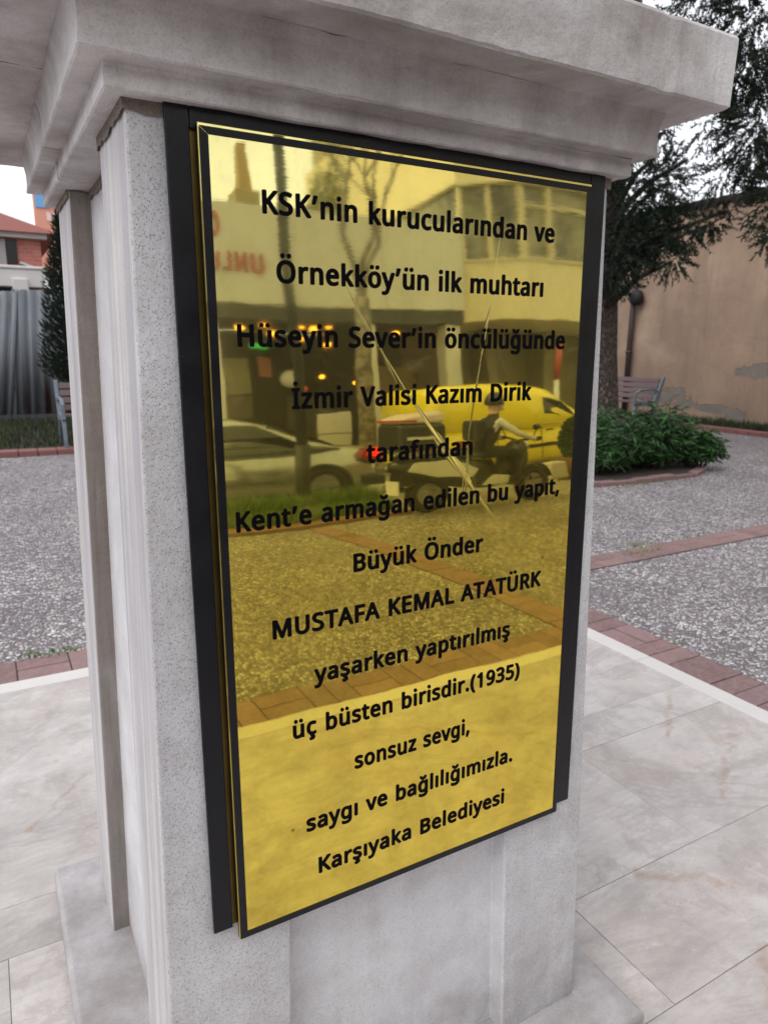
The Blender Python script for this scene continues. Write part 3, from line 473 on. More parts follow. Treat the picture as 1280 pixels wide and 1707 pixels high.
# ------------------------------------------------------------------ lettering outlines: char -> [advance, [contours]] in 1/1000 em
import json
GLYPHS = json.loads('''{"(":[202,[[111,-148,121,-153,182,-153,198,-147,207,-133,206,-117,166,-41,139,36,122,113,114,198,117,290,136,398,165,483,208,567,206,583,201,590,182,599,128,599,113,596,81,552,51,490,29,429,14,367,4,298,1,236,2,167,9,106,21,44,39,-17,59,-64,88,-117]]],")":[202,[[6,-148,22,-153,83,-152,91,-148,109,-125,144,-64,168,-2,187,67,198,144,202,213,199,283,191,352,178,413,158,475,130,536,96,590,76,599,14,598,1,590,-6,575,-3,559,37,483,62,413,80,329,89,236,86,159,73,75,42,-25,-4,-117,-5,-133]]],",":[181,[[12,-125,29,-130,75,-130,94,-117,129,-17,154,75,152,97,137,116,60,119,45,114,38,106,1,-102,5,-117]]],".":[181,[[65,-33,89,-38,119,-31,142,-12,155,13,158,52,152,83,136,106,112,120,81,123,58,116,37,98,26,75,22,36,28,6,42,-17]]],"0":[385,[[151,-30,196,-34,235,-30,273,-15,304,9,329,40,351,86,366,140,375,201,379,286,376,355,365,432,350,486,327,532,295,570,258,594,211,607,173,607,135,599,104,584,73,557,50,524,33,486,19,432,11,378,7,294,9,217,17,155,33,94,54,47,81,12,111,-13],[165,85,150,101,141,117,127,170,119,255,121,355,131,424,144,463,165,488,196,495,211,491,230,478,244,455,254,424,265,340,263,217,253,147,235,101,220,86,204,80,181,80]]],"1":[385,[[166,-22,177,-26,246,-26,254,-22,265,-6,266,571,262,586,255,594,238,599,185,599,174,594,41,471,34,455,37,440,67,394,85,379,108,384,146,422,155,425,155,2,159,-14]]],"2":[385,[[17,-22,34,-26,349,-26,366,-22,376,-6,376,71,365,86,349,91,172,91,164,94,256,202,303,265,336,325,353,378,356,448,342,509,325,540,306,563,280,583,257,594,226,603,195,607,157,605,126,599,66,571,34,546,14,525,14,502,57,443,80,442,118,472,149,488,195,493,218,485,233,471,241,448,244,425,235,371,208,317,9,71,6,2,10,-14]]],"3":[385,[[100,-30,147,-34,201,-32,240,-25,278,-11,309,10,337,40,355,70,368,109,373,163,364,224,340,270,305,301,306,309,337,347,352,386,359,440,353,486,335,532,310,563,278,587,240,601,170,607,109,596,78,583,40,561,14,540,7,524,10,509,38,463,55,448,70,448,116,478,140,488,186,495,209,491,224,484,236,470,244,447,245,424,240,401,226,378,209,365,178,354,101,352,86,345,78,332,77,270,79,255,93,241,193,235,224,226,240,216,254,194,258,170,254,132,244,109,232,95,216,86,178,78,147,79,109,85,32,115,13,109,4,94,4,24,9,8,47,-15]]],"4":[385,[[229,-22,246,-26,300,-26,317,-22,328,-6,329,102,377,104,388,109,398,125,398,194,393,209,377,219,339,220,328,225,328,578,321,594,308,602,239,602,221,594,-12,194,-12,125,-2,109,8,104,216,103,219,-6],[123,222,121,225,216,384,218,225,208,220]]],"5":[385,[[109,-30,152,-34,198,-33,236,-25,267,-13,298,6,325,32,344,59,360,94,371,147,372,209,361,263,336,309,306,340,259,365,213,376,144,375,141,378,147,470,152,482,313,482,327,486,335,494,340,509,339,578,329,594,321,598,67,599,52,589,46,578,29,294,36,283,75,255,167,265,198,263,221,255,236,245,247,232,259,194,259,155,251,124,235,101,211,86,175,79,136,81,90,94,44,116,29,112,21,105,16,86,16,24,20,9,56,-14]]],"6":[385,[[160,-30,192,-34,231,-32,262,-24,292,-9,316,9,342,40,359,70,372,109,380,170,375,240,358,294,331,335,292,366,246,382,192,384,162,377,139,367,132,370,141,409,155,440,171,463,192,480,216,491,239,495,277,495,316,487,331,491,339,499,343,509,343,578,334,594,316,601,269,607,216,604,169,593,131,573,100,547,69,509,45,463,28,409,15,332,11,247,14,178,27,117,48,63,77,21,116,-11],[200,78,171,86,148,109,130,147,124,194,128,224,146,253,169,270,200,277,231,271,250,255,264,224,268,186,265,140,254,109,231,86]]],"7":[385,[[76,-22,93,-26,162,-26,179,-14,377,509,378,578,370,593,362,597,31,599,16,595,7,586,3,571,3,509,8,494,16,486,31,482,239,482,249,478,67,9,66,-6]]],"8":[385,[[142,-30,188,-34,235,-31,273,-20,304,-4,335,23,357,55,369,86,377,124,376,178,362,224,335,266,296,301,298,309,338,355,356,394,363,447,354,501,336,540,304,573,265,594,219,606,181,607,150,603,119,594,88,578,65,558,45,532,30,501,24,470,23,424,33,378,53,340,87,301,42,258,16,209,7,155,12,94,30,47,58,12,96,-14],[165,77,145,86,130,101,120,124,118,155,122,178,134,201,150,218,181,239,219,221,250,195,264,170,267,140,258,107,235,83,204,75],[196,361,167,378,150,393,139,409,133,432,134,455,142,476,158,489,181,496,204,496,227,489,242,475,250,455,250,424,241,401,227,383]]],"9":[385,[[77,-30,128,-35,181,-30,228,-16,266,7,301,40,327,78,345,117,361,170,372,240,377,332,372,401,359,463,335,517,307,555,274,583,228,602,189,607,151,604,120,594,90,578,63,555,43,528,29,501,16,463,7,401,12,332,29,278,58,235,97,205,143,190,189,188,220,194,251,207,256,201,246,163,232,132,212,106,189,89,143,77,112,77,66,86,49,78,42,63,43,-6,54,-22],[158,300,137,317,123,347,119,394,125,440,135,465,155,486,181,494,204,492,220,485,235,470,252,440,263,394,261,355,245,324,220,304,189,296]]],"A":[430,[[-15,-22,2,-26,63,-26,78,-20,87,-6,140,151,286,151,293,140,348,-18,363,-26,432,-26,452,-14,455,9,269,578,255,598,240,601,186,601,171,595,164,586,-25,9,-26,-6],[178,268,176,271,209,377,217,390,253,271,248,268]]],"B":[438,[[50,-22,67,-26,236,-26,298,-19,336,-5,367,16,390,40,409,71,426,132,428,171,424,209,415,240,402,263,383,286,362,302,363,309,393,348,405,378,412,425,409,471,398,509,382,536,359,559,328,577,282,592,221,599,67,599,51,595,43,586,39,571,39,2,43,-14],[159,87,153,94,154,240,244,241,267,236,290,224,305,202,310,171,305,132,290,106,275,96,251,90],[159,355,152,363,153,478,159,484,244,482,267,475,285,463,293,448,296,417,290,386,280,371,267,363,244,357]]],"C":[426,[[209,-30,266,-34,335,-29,396,-9,412,9,412,78,404,97,396,102,381,104,320,86,273,82,243,84,212,94,181,117,160,147,144,186,135,232,132,309,141,370,161,424,189,460,220,480,258,490,312,486,381,459,396,465,404,474,430,540,427,561,417,570,389,585,335,601,281,607,227,604,173,589,135,568,96,535,65,494,39,440,24,386,15,317,16,240,28,163,49,101,76,55,112,16,158,-13]]],"D":[492,[[50,-22,67,-26,221,-26,298,-12,344,8,382,35,416,71,443,117,465,178,475,248,476,332,465,402,447,455,420,502,382,542,336,572,290,590,228,599,67,599,51,595,43,586,39,571,39,2,43,-14],[159,88,153,94,152,102,153,478,159,484,221,484,251,479,282,468,305,454,328,427,344,397,355,355,360,309,359,263,354,217,342,178,328,151,313,132,290,113,267,101,236,92]]],"E":[375,[[50,-22,67,-26,336,-26,349,-22,357,-14,361,2,361,63,356,78,347,86,336,90,159,90,153,94,152,102,155,240,328,242,344,253,348,271,348,332,344,345,336,353,321,357,159,357,153,363,153,478,159,483,336,483,347,486,359,502,361,571,357,586,344,597,67,599,51,595,43,586,39,571,39,2,43,-14]]],"F":[350,[[50,-22,67,-26,128,-26,141,-22,148,-14,152,2,152,209,159,216,321,216,336,221,346,232,348,309,336,328,321,333,159,333,152,340,153,478,159,483,336,483,347,486,359,502,361,571,357,586,344,597,67,599,51,595,43,586,39,571,39,2,43,-14]]],"G":[490,[[217,-30,281,-34,366,-27,450,-3,458,2,467,17,467,301,463,317,455,324,443,329,273,329,258,323,250,313,248,240,250,227,258,217,273,212,350,212,353,209,353,94,343,86,304,81,258,83,227,90,203,101,181,119,160,147,144,186,136,224,131,301,141,370,163,424,196,462,235,483,281,491,335,485,404,459,420,459,433,470,459,540,458,557,450,567,435,576,373,597,312,606,250,605,196,593,150,572,112,543,74,501,48,455,26,394,16,324,16,240,29,163,50,103,79,55,120,14,166,-14]]],"H":[499,[[50,-22,67,-26,128,-26,144,-19,151,-7,152,232,159,241,344,240,346,2,350,-14,359,-23,375,-26,436,-26,456,-14,460,2,460,571,456,586,449,594,436,599,375,599,359,595,350,586,346,571,346,363,344,359,336,357,159,357,153,363,152,571,149,586,136,597,121,599,59,598,43,586,39,571,39,2,43,-14]]],"K":[417,[[50,-22,67,-26,128,-26,141,-22,148,-14,152,2,153,209,167,227,175,224,328,-20,344,-26,421,-26,439,-14,443,2,438,17,254,317,253,325,430,555,435,578,421,597,336,599,321,592,159,378,153,386,152,571,149,586,136,597,121,599,59,598,43,586,39,571,39,2,43,-14]]],"L":[353,[[50,-22,67,-26,336,-26,352,-22,362,-6,362,71,351,86,344,89,159,91,153,94,152,571,144,592,128,599,59,598,50,594,40,578,39,2,43,-14]]],"M":[611,[[50,-22,67,-26,128,-25,137,-22,147,-6,148,294,151,312,252,-6,262,-22,275,-26,328,-26,343,-22,350,-14,451,301,459,294,460,-6,467,-18,482,-26,551,-26,567,-16,572,2,572,571,568,586,561,594,544,599,459,599,444,596,434,586,305,189,178,586,167,596,151,599,59,598,44,588,39,571,39,2,43,-14]]],"N":[512,[[50,-22,67,-26,128,-25,137,-22,147,-6,148,348,151,359,353,-14,367,-25,382,-26,451,-26,469,-14,473,2,473,571,469,586,459,596,444,599,382,598,374,594,364,578,364,225,359,215,158,586,144,598,128,599,59,598,43,586,39,571,39,2,43,-14]]],"O":[526,[[210,-30,266,-34,320,-29,366,-13,412,16,443,47,472,94,493,147,506,209,511,286,508,355,491,432,469,486,438,532,396,569,358,590,304,605,250,607,202,601,150,583,112,557,75,517,52,478,34,432,20,370,15,309,18,224,30,155,50,99,81,49,120,11,166,-16],[227,85,204,94,181,112,161,140,147,170,138,209,133,255,135,347,152,417,164,440,181,461,204,478,223,486,250,491,281,491,312,484,336,470,357,447,374,417,386,378,393,332,394,270,391,224,383,186,370,147,356,124,335,103,312,89,289,83,258,81]]],"P":[408,[[50,-22,67,-26,128,-26,141,-22,148,-14,152,2,154,194,236,201,298,220,321,234,346,255,367,282,382,309,394,348,399,394,397,440,389,478,372,517,351,544,330,563,298,581,259,593,198,599,67,599,51,595,43,586,39,571,39,2,43,-14],[159,311,153,317,153,478,159,484,205,484,251,472,270,455,282,425,283,378,273,348,259,331,236,319,205,313]]],"R":[419,[[50,-22,67,-26,128,-26,141,-22,148,-14,152,2,152,202,159,210,206,209,321,-20,336,-26,413,-26,428,-18,435,-6,430,17,315,240,316,248,344,268,367,294,390,340,400,402,393,471,379,509,359,540,328,567,298,583,251,595,198,599,67,599,51,595,43,586,39,571,39,2,43,-14],[159,324,152,332,153,478,159,484,213,483,236,479,259,470,278,448,284,417,281,378,268,348,251,334,228,327]]],"S":[370,[[101,-30,151,-34,197,-33,236,-25,267,-14,297,5,326,32,345,63,357,94,364,140,363,186,353,224,336,258,313,285,282,308,153,378,138,394,130,417,128,440,134,463,146,478,167,488,197,491,228,487,305,460,321,464,328,470,352,540,352,555,336,574,282,595,244,604,197,607,159,604,121,595,88,578,59,555,36,524,22,494,14,447,16,401,24,363,44,323,67,295,97,271,227,201,241,186,250,163,250,132,241,109,228,96,205,85,174,81,128,84,90,94,36,115,21,111,13,103,8,86,8,17,13,4,44,-14]]],"T":[375,[[142,-22,154,-26,224,-26,239,-15,243,-6,244,478,254,483,370,483,385,490,394,509,394,571,390,586,378,597,8,599,-9,594,-19,578,-20,509,-15,494,-7,487,8,483,124,483,130,478,130,2,134,-14]]],"U":[492,[[193,-30,239,-34,278,-33,308,-27,347,-12,378,8,403,32,424,62,439,94,453,147,458,209,458,570,454,586,439,598,362,597,354,593,345,578,345,201,341,163,329,124,311,101,285,86,254,81,216,84,185,98,164,124,153,155,148,201,148,570,144,586,131,597,116,599,54,598,38,586,34,570,34,209,41,132,63,70,101,18,139,-10]]],"V":[404,[[157,-22,171,-26,232,-26,248,-22,255,-13,429,563,430,578,417,596,402,599,340,599,325,594,317,586,202,199,86,586,78,594,63,599,-6,598,-23,586,-25,563,146,-6]]],"Z":[385,[[10,-22,27,-26,358,-26,373,-22,382,-14,386,2,386,63,381,78,373,86,358,91,150,91,146,94,377,509,378,578,366,595,350,599,35,599,19,595,11,586,7,571,7,509,12,494,19,486,35,482,227,482,232,478,1,63,0,-6]]],"a":[378,[[105,-30,140,-34,186,-31,217,-21,248,-1,271,-25,325,-26,340,-20,349,-6,350,294,345,347,333,386,314,417,286,441,256,455,194,464,140,457,79,435,56,422,46,409,45,394,63,340,79,323,94,321,163,351,202,353,217,348,228,340,238,309,239,294,233,284,140,276,81,255,41,224,17,186,8,155,5,117,8,78,17,47,29,24,48,1,71,-16],[148,76,128,86,121,101,120,132,133,159,148,169,171,176,233,182,238,178,234,132,219,101,186,80]]],"b":[414,[[185,-30,243,-34,290,-23,329,1,363,40,385,86,399,147,404,217,396,301,387,340,366,384,336,422,305,445,266,459,228,464,182,458,143,443,143,609,138,624,120,636,51,635,36,625,31,609,32,-6,36,-15,51,-26,105,-26,120,-16,128,0,159,-20],[205,78,174,90,164,101,154,124,144,178,144,255,152,301,166,333,190,348,228,351,243,348,259,337,279,301,288,247,288,178,277,124,260,94,236,79]]],"c":[323,[[157,-30,200,-34,254,-30,308,-8,321,9,322,78,316,94,308,101,292,104,247,86,223,81,177,83,159,94,146,109,136,132,128,163,125,217,129,270,140,309,156,332,177,345,208,350,285,330,300,336,308,347,327,409,326,424,316,437,300,445,246,461,208,464,162,460,125,447,92,428,65,401,44,370,30,340,17,294,11,232,12,178,19,124,33,78,54,40,81,9,116,-14]]],"d":[414,[[144,-30,185,-35,216,-32,246,-23,277,-5,300,-25,362,-26,377,-17,383,-6,384,609,377,627,362,636,292,635,276,624,271,609,269,443,231,459,200,464,162,463,123,452,92,434,66,409,45,378,28,340,17,294,11,217,14,155,26,94,46,47,69,16,100,-10],[185,78,169,82,154,94,137,124,126,178,125,232,133,286,147,324,169,347,200,352,223,349,239,341,256,317,269,263,271,178,262,124,246,94,223,81]]],"e":[380,[[165,-30,216,-34,277,-28,339,-5,348,1,356,17,356,86,347,101,339,107,323,108,254,82,223,79,192,81,169,90,155,101,134,140,127,170,131,175,346,175,362,180,371,194,372,255,368,301,358,340,342,378,321,409,292,435,262,452,223,463,185,464,146,457,116,444,85,422,60,394,38,355,22,309,13,263,11,209,14,155,24,109,39,70,64,32,92,4,131,-19],[131,286,141,317,158,340,177,351,200,353,223,348,239,333,248,317,255,286]]],"f":[232,[[58,-22,73,-26,135,-26,150,-20,158,-6,159,340,165,349,235,351,247,363,250,378,250,432,243,448,227,456,165,456,159,463,161,486,169,517,181,528,204,528,250,518,263,525,269,532,287,602,280,617,250,631,212,639,165,638,135,630,104,613,78,586,59,548,50,509,47,455,39,448,-4,431,-15,417,-16,371,-11,360,4,350,42,349,47,340,47,2,51,-14]]],"g":[414,[[131,-214,177,-219,223,-218,285,-202,316,-184,339,-162,355,-137,369,-106,379,-68,383,-22,384,424,377,447,364,455,303,455,292,450,285,438,277,436,246,453,208,463,169,463,131,455,100,439,69,412,46,378,29,340,13,263,13,163,27,94,54,37,95,-6,116,-19,146,-30,208,-33,239,-26,269,-12,271,-14,269,-45,258,-76,245,-91,223,-104,192,-107,146,-103,108,-92,69,-74,54,-76,45,-83,39,-99,39,-160,46,-183,85,-202],[185,77,169,82,154,94,137,124,126,178,126,240,132,286,147,324,169,346,200,352,223,348,239,339,260,309,271,255,272,178,264,124,247,94,223,80]]],"h":[416,[[42,-22,59,-26,120,-26,139,-14,143,2,143,232,148,286,155,309,168,332,190,347,213,352,251,346,265,332,274,309,277,271,277,2,281,-14,297,-26,366,-26,382,-17,387,-6,388,294,383,340,372,378,355,409,336,430,313,445,282,457,251,463,213,463,182,456,143,439,143,609,136,628,120,636,51,635,36,625,31,609,31,2,35,-14]]],"i":[174,[[42,-22,54,-26,123,-26,132,-22,142,-6,143,432,136,448,123,455,54,456,39,449,31,432,31,2,35,-14],[81,509,108,513,127,525,143,548,148,571,146,602,137,625,116,644,93,651,69,649,46,635,33,617,27,594,27,563,39,534,57,517]]],"k":[360,[[42,-22,59,-26,120,-26,138,-14,142,2,143,148,151,156,266,-21,282,-26,359,-26,374,-17,379,-6,374,17,233,240,232,248,366,417,368,440,359,451,343,456,274,456,259,451,143,308,142,609,136,627,120,636,51,635,36,625,31,609,31,2,35,-14]]],"l":[174,[[42,-22,59,-26,120,-26,136,-18,142,-6,143,609,136,628,120,636,51,635,36,625,31,609,31,2,35,-14]]],"m":[630,[[42,-22,59,-26,120,-26,139,-14,143,2,143,240,150,294,159,321,173,340,190,349,213,352,236,348,245,340,254,325,259,302,260,2,266,-17,282,-26,343,-26,359,-23,368,-14,372,2,372,248,377,294,389,325,401,340,420,349,443,352,459,350,475,340,483,325,489,302,491,-6,497,-18,513,-26,574,-26,591,-22,598,-14,602,2,601,302,590,371,566,417,543,438,520,451,466,464,428,462,397,454,336,417,297,448,243,463,213,464,182,458,136,435,120,451,105,456,51,456,38,448,31,432,31,2,35,-14]]],"n":[416,[[42,-22,59,-26,120,-26,139,-14,143,2,143,240,149,286,158,317,174,339,191,348,220,352,243,349,259,341,269,325,275,302,277,2,281,-14,290,-23,305,-26,366,-26,384,-14,388,2,388,278,383,340,372,378,359,405,336,431,313,446,274,460,228,464,182,457,136,433,120,451,105,456,51,456,33,440,31,2,35,-14]]],"o":[408,[[160,-30,200,-34,246,-30,285,-17,316,3,345,32,365,63,383,109,394,155,398,217,394,270,385,317,367,363,341,401,309,432,269,453,231,463,192,464,154,458,123,447,88,424,62,397,40,363,25,324,16,283,11,232,13,170,21,124,37,78,59,40,87,9,123,-16],[192,78,162,91,139,124,128,170,125,232,132,286,148,324,169,345,208,352,231,348,245,340,268,309,280,263,283,194,274,140,257,101,231,81]]],"p":[414,[[42,-214,59,-219,120,-219,139,-206,143,-191,143,-13,182,-28,213,-34,251,-33,290,-23,320,-6,345,17,367,48,384,86,398,140,403,201,401,271,391,324,374,371,349,409,320,436,282,456,243,464,205,463,166,453,136,434,125,448,113,455,59,456,43,452,33,440,31,-191,35,-206],[205,78,174,91,154,124,144,178,144,248,152,301,166,332,190,348,220,352,251,342,262,332,275,309,286,263,289,194,280,140,264,101,251,87,236,79]]],"r":[278,[[42,-22,59,-26,120,-26,139,-14,143,2,143,240,150,278,169,317,195,340,220,347,266,342,282,352,287,363,295,432,290,448,282,456,243,464,205,463,166,449,136,426,125,448,113,455,51,456,33,440,31,2,35,-14]]],"s":[323,[[90,-30,128,-34,174,-33,205,-28,236,-18,259,-5,282,15,300,40,310,63,318,101,318,140,311,170,295,201,274,224,251,241,135,301,121,315,118,324,121,339,128,346,159,353,205,348,259,327,274,328,282,333,290,344,310,401,310,417,297,432,259,449,221,460,182,464,136,462,105,455,71,440,44,418,25,394,15,370,9,340,10,294,20,263,34,240,74,204,190,142,202,132,208,117,207,101,197,86,167,76,113,80,36,110,16,101,9,86,11,9,21,-3,36,-11]]],"t":[243,[[129,-30,166,-34,212,-29,243,-17,255,1,255,63,251,72,243,80,228,85,189,77,166,79,153,94,148,132,149,347,228,349,243,355,252,370,252,432,245,447,235,454,151,457,148,463,148,532,143,543,128,554,82,555,68,547,62,540,39,455,-11,424,-16,409,-15,370,-3,353,35,347,36,109,47,47,62,17,82,-5,105,-21]]],"u":[416,[[138,-30,178,-34,216,-32,247,-23,278,-7,286,-8,296,-22,309,-26,362,-26,381,-14,386,1,385,432,379,447,370,454,293,456,275,440,273,194,267,140,257,109,245,94,224,81,201,77,178,78,161,86,149,101,142,124,138,440,124,454,109,456,47,456,33,447,29,440,27,147,34,78,48,40,70,8,101,-16]]],"v":[342,[[122,-22,132,-26,209,-26,227,-14,368,425,367,440,355,453,340,456,278,456,263,451,255,442,171,166,86,443,71,455,2,456,-14,452,-24,440,-24,417,111,-6]]],"y":[344,[[10,-214,71,-218,118,-206,157,-176,188,-129,213,-68,369,424,368,440,356,453,279,456,264,451,256,442,179,188,171,180,84,448,64,456,2,456,-13,452,-24,440,-23,417,117,1,96,-68,75,-99,64,-106,48,-108,2,-104,-13,-113,-18,-122,-19,-191,-9,-206]]],"z":[317,[[11,-22,28,-26,289,-26,305,-22,313,-14,317,2,317,55,312,69,305,77,289,81,151,81,144,86,308,363,312,378,312,432,305,448,297,454,36,456,20,450,13,440,12,371,20,356,28,351,171,348,1,55,1,-6]]],"Ö":[526,[[210,-30,266,-34,320,-29,366,-13,412,16,443,47,472,94,493,147,506,209,511,286,508,355,491,432,469,486,438,532,396,569,358,590,304,605,250,607,202,601,150,583,112,557,75,517,52,478,34,432,20,370,15,309,18,224,30,155,50,99,81,49,120,11,166,-16],[227,85,204,94,181,112,161,140,147,170,138,209,133,255,135,347,152,417,164,440,181,461,204,478,223,486,250,491,281,491,312,484,336,470,357,447,374,417,386,378,393,332,394,270,391,224,383,186,370,147,356,124,335,103,312,89,289,83,258,81],[157,663,181,656,204,661,220,670,236,694,241,717,238,747,225,770,204,785,181,789,158,783,141,770,131,755,125,732,127,701,138,678],[319,663,343,656,366,660,382,670,398,694,403,717,400,747,387,770,366,785,350,788,327,786,304,772,293,755,288,732,290,701,301,678]]],"Ü":[492,[[193,-30,239,-34,278,-33,308,-27,347,-12,378,8,403,32,424,62,439,94,453,147,458,209,458,570,454,586,439,598,362,597,354,593,345,578,345,201,341,163,329,124,311,101,285,86,254,81,216,84,185,98,164,124,153,155,148,201,148,570,144,586,131,597,116,599,54,598,38,586,34,570,34,209,41,132,63,70,101,18,139,-10],[140,663,162,656,185,660,208,676,219,694,224,724,218,755,208,770,185,785,170,788,147,785,124,770,114,755,108,732,110,701,121,678],[302,663,324,656,347,660,370,675,381,694,386,724,380,755,370,771,347,785,324,788,308,785,286,770,276,755,271,732,273,701,284,678]]],"ç":[323,[[117,-214,154,-219,200,-215,231,-204,258,-183,279,-145,284,-106,275,-68,249,-37,255,-29,308,-8,321,9,322,78,316,94,308,101,292,104,247,86,223,81,177,83,159,94,146,109,136,132,128,163,125,217,129,271,140,309,156,332,177,345,208,350,285,330,300,336,308,348,327,409,326,424,308,441,254,460,208,464,169,461,131,450,100,433,72,409,49,378,30,340,19,301,12,248,11,186,18,132,31,85,49,48,73,17,100,-5,132,-22,136,-29,122,-68,126,-83,139,-94,177,-105,183,-114,169,-121,116,-119,102,-129,97,-145,98,-191,105,-206]]],"ö":[408,[[160,-30,200,-34,246,-30,285,-17,316,3,345,32,365,63,383,109,394,155,398,217,394,270,385,317,367,363,341,401,309,432,269,453,231,463,192,464,154,458,123,447,88,424,62,397,40,363,25,324,16,283,11,232,13,170,21,124,37,78,59,40,87,9,123,-16],[192,78,162,91,139,124,128,170,125,232,132,286,148,324,169,345,208,352,231,348,245,340,268,309,280,263,283,194,274,140,257,101,231,81],[105,517,123,514,146,518,165,532,178,555,181,586,177,609,162,631,139,644,116,645,92,637,77,622,68,601,66,570,72,547,85,529],[267,517,285,514,308,518,327,532,340,555,343,586,339,610,323,632,300,644,277,645,254,636,239,621,230,601,228,570,234,547,246,530]]],"ü":[416,[[138,-30,178,-34,216,-32,247,-23,278,-7,286,-8,296,-22,309,-26,362,-26,381,-14,386,1,385,432,379,447,370,454,293,456,275,440,273,194,267,140,257,109,245,94,224,81,201,77,178,78,161,86,149,101,142,124,138,440,124,454,109,456,47,456,33,447,29,440,27,147,34,78,48,40,70,8,101,-16],[109,517,132,514,155,521,175,540,184,563,185,594,178,617,162,634,139,645,116,645,93,635,78,617,72,601,70,570,76,547,86,532],[271,517,293,514,316,520,337,540,346,563,347,594,340,617,324,634,301,645,278,645,262,639,245,624,234,601,232,570,238,547,255,526]]],"ğ":[414,[[131,-214,177,-219,223,-218,285,-202,316,-184,339,-162,355,-137,369,-106,379,-68,383,-22,384,424,377,447,364,455,303,455,292,450,285,438,277,436,246,453,208,463,169,463,131,455,100,439,69,412,46,378,29,340,13,263,13,163,27,94,54,37,95,-6,116,-19,146,-30,208,-33,239,-26,269,-12,271,-14,269,-45,258,-76,245,-91,223,-104,192,-107,146,-103,108,-92,69,-74,54,-76,45,-83,39,-99,39,-160,46,-183,85,-202],[185,77,169,82,154,94,137,124,126,178,126,240,132,286,147,324,169,346,200,352,223,348,239,339,260,309,271,255,272,178,264,124,247,94,223,80],[192,494,223,495,254,504,277,518,300,540,318,571,328,601,331,632,322,648,308,654,262,653,246,643,238,617,231,609,200,603,166,609,155,640,139,653,92,654,77,647,69,632,71,601,80,571,97,540,116,520,139,505,162,497]]],"İ":[228,[[12,-22,28,-26,205,-26,221,-17,226,-6,227,40,223,55,213,65,175,76,171,86,171,486,175,496,216,509,226,525,227,578,221,590,205,599,21,598,11,594,1,578,0,532,4,517,13,508,52,496,57,486,57,86,52,76,13,64,4,55,0,40,0,2,4,-14],[94,655,121,652,144,659,164,678,174,702,176,732,167,763,152,781,128,793,105,793,82,785,67,770,57,748,54,717,59,690,71,671]]],"ı":[174,[[42,-22,59,-26,120,-26,136,-18,142,-6,143,432,136,448,120,456,51,456,38,448,31,432,31,2,35,-14]]],"ş":[323,[[88,-214,128,-219,174,-214,211,-199,235,-176,252,-137,253,-91,246,-68,236,-52,208,-29,251,-10,282,15,304,48,316,86,319,124,315,155,304,186,289,209,251,241,144,296,119,317,118,332,121,340,131,348,151,353,197,350,259,327,274,328,288,340,310,401,306,424,274,443,221,460,182,464,144,463,113,457,82,446,59,432,35,409,21,386,11,355,8,324,12,286,20,263,36,237,78,201,190,142,201,132,208,117,207,101,197,86,167,76,113,80,36,110,21,105,11,94,9,17,13,5,44,-15,97,-31,104,-37,93,-68,97,-83,105,-91,151,-106,154,-114,151,-118,136,-122,90,-118,73,-129,68,-145,69,-191,76,-206]]],"’":[118,[[-7,355,10,350,56,350,74,362,110,462,135,555,133,577,117,596,40,599,25,593,19,585,-18,378,-14,362]]]," ":[218,[]]}''')
def text_width(s, track=0.0): return sum(GLYPHS[c][0] for c in s) / 1000 + track * (len(s) - 1)
def text_mesh(name, s, size_x, size_y, mat, parent, M4, depth=.0003, track=.012, center=True, offset=0.0):
    """flat raised lettering in the local x-z plane, filled from outlines"""
    cu = bpy.data.curves.new(name, 'CURVE'); cu.dimensions = '2D'; cu.fill_mode = 'BOTH'; cu.extrude = depth; cu.offset = offset
    x = 0.0; lo = None; hi = None; polys = []
    for ch in s:
        adv, cons = GLYPHS[ch]
        if ch == '’': x += .035
        for c in cons:
            pts = [(x + c[i] / 1000, c[i + 1] / 1000) for i in range(0, len(c), 2)]
            polys.append(pts)
        x += adv / 1000 + track + (.03 if ch == '’' else 0)
    xs = [p[0] for q in polys for p in q]; lo, hi = min(xs), max(xs)
    off = (lo + hi) / 2 if center else lo
    for q in polys:
        sp = cu.splines.new('POLY'); sp.points.add(len(q) - 1); sp.use_cyclic_u = True
        for p, w in zip(sp.points, q): p.co = ((w[0] - off) * size_x, w[1] * size_y, 0, 1)
    t = bpy.data.objects.new(name, cu); COL.objects.link(t)
    dg = bpy.context.evaluated_depsgraph_get(); me = bpy.data.meshes.new_from_object(t.evaluated_get(dg))
    bpy.data.objects.remove(t); bpy.data.curves.remove(cu)
    R = M4 @ Matrix.Rotation(pi / 2, 4, 'X')
    me.transform(R); me.name = name; me.materials.clear(); me.materials.append(mat)
    o = bpy.data.objects.new(name, me); COL.objects.link(o)
    if parent is not None: o.parent = parent
    return o
def text_extent(s, track=.012):
    x = 0; xs = []
    for ch in s:
        adv, cons = GLYPHS[ch]
        if ch == '’': x += .035
        for c in cons: xs += [x + v / 1000 for v in c[0::2]]
        x += adv / 1000 + track + (.03 if ch == '’' else 0)
    return max(xs) - min(xs)
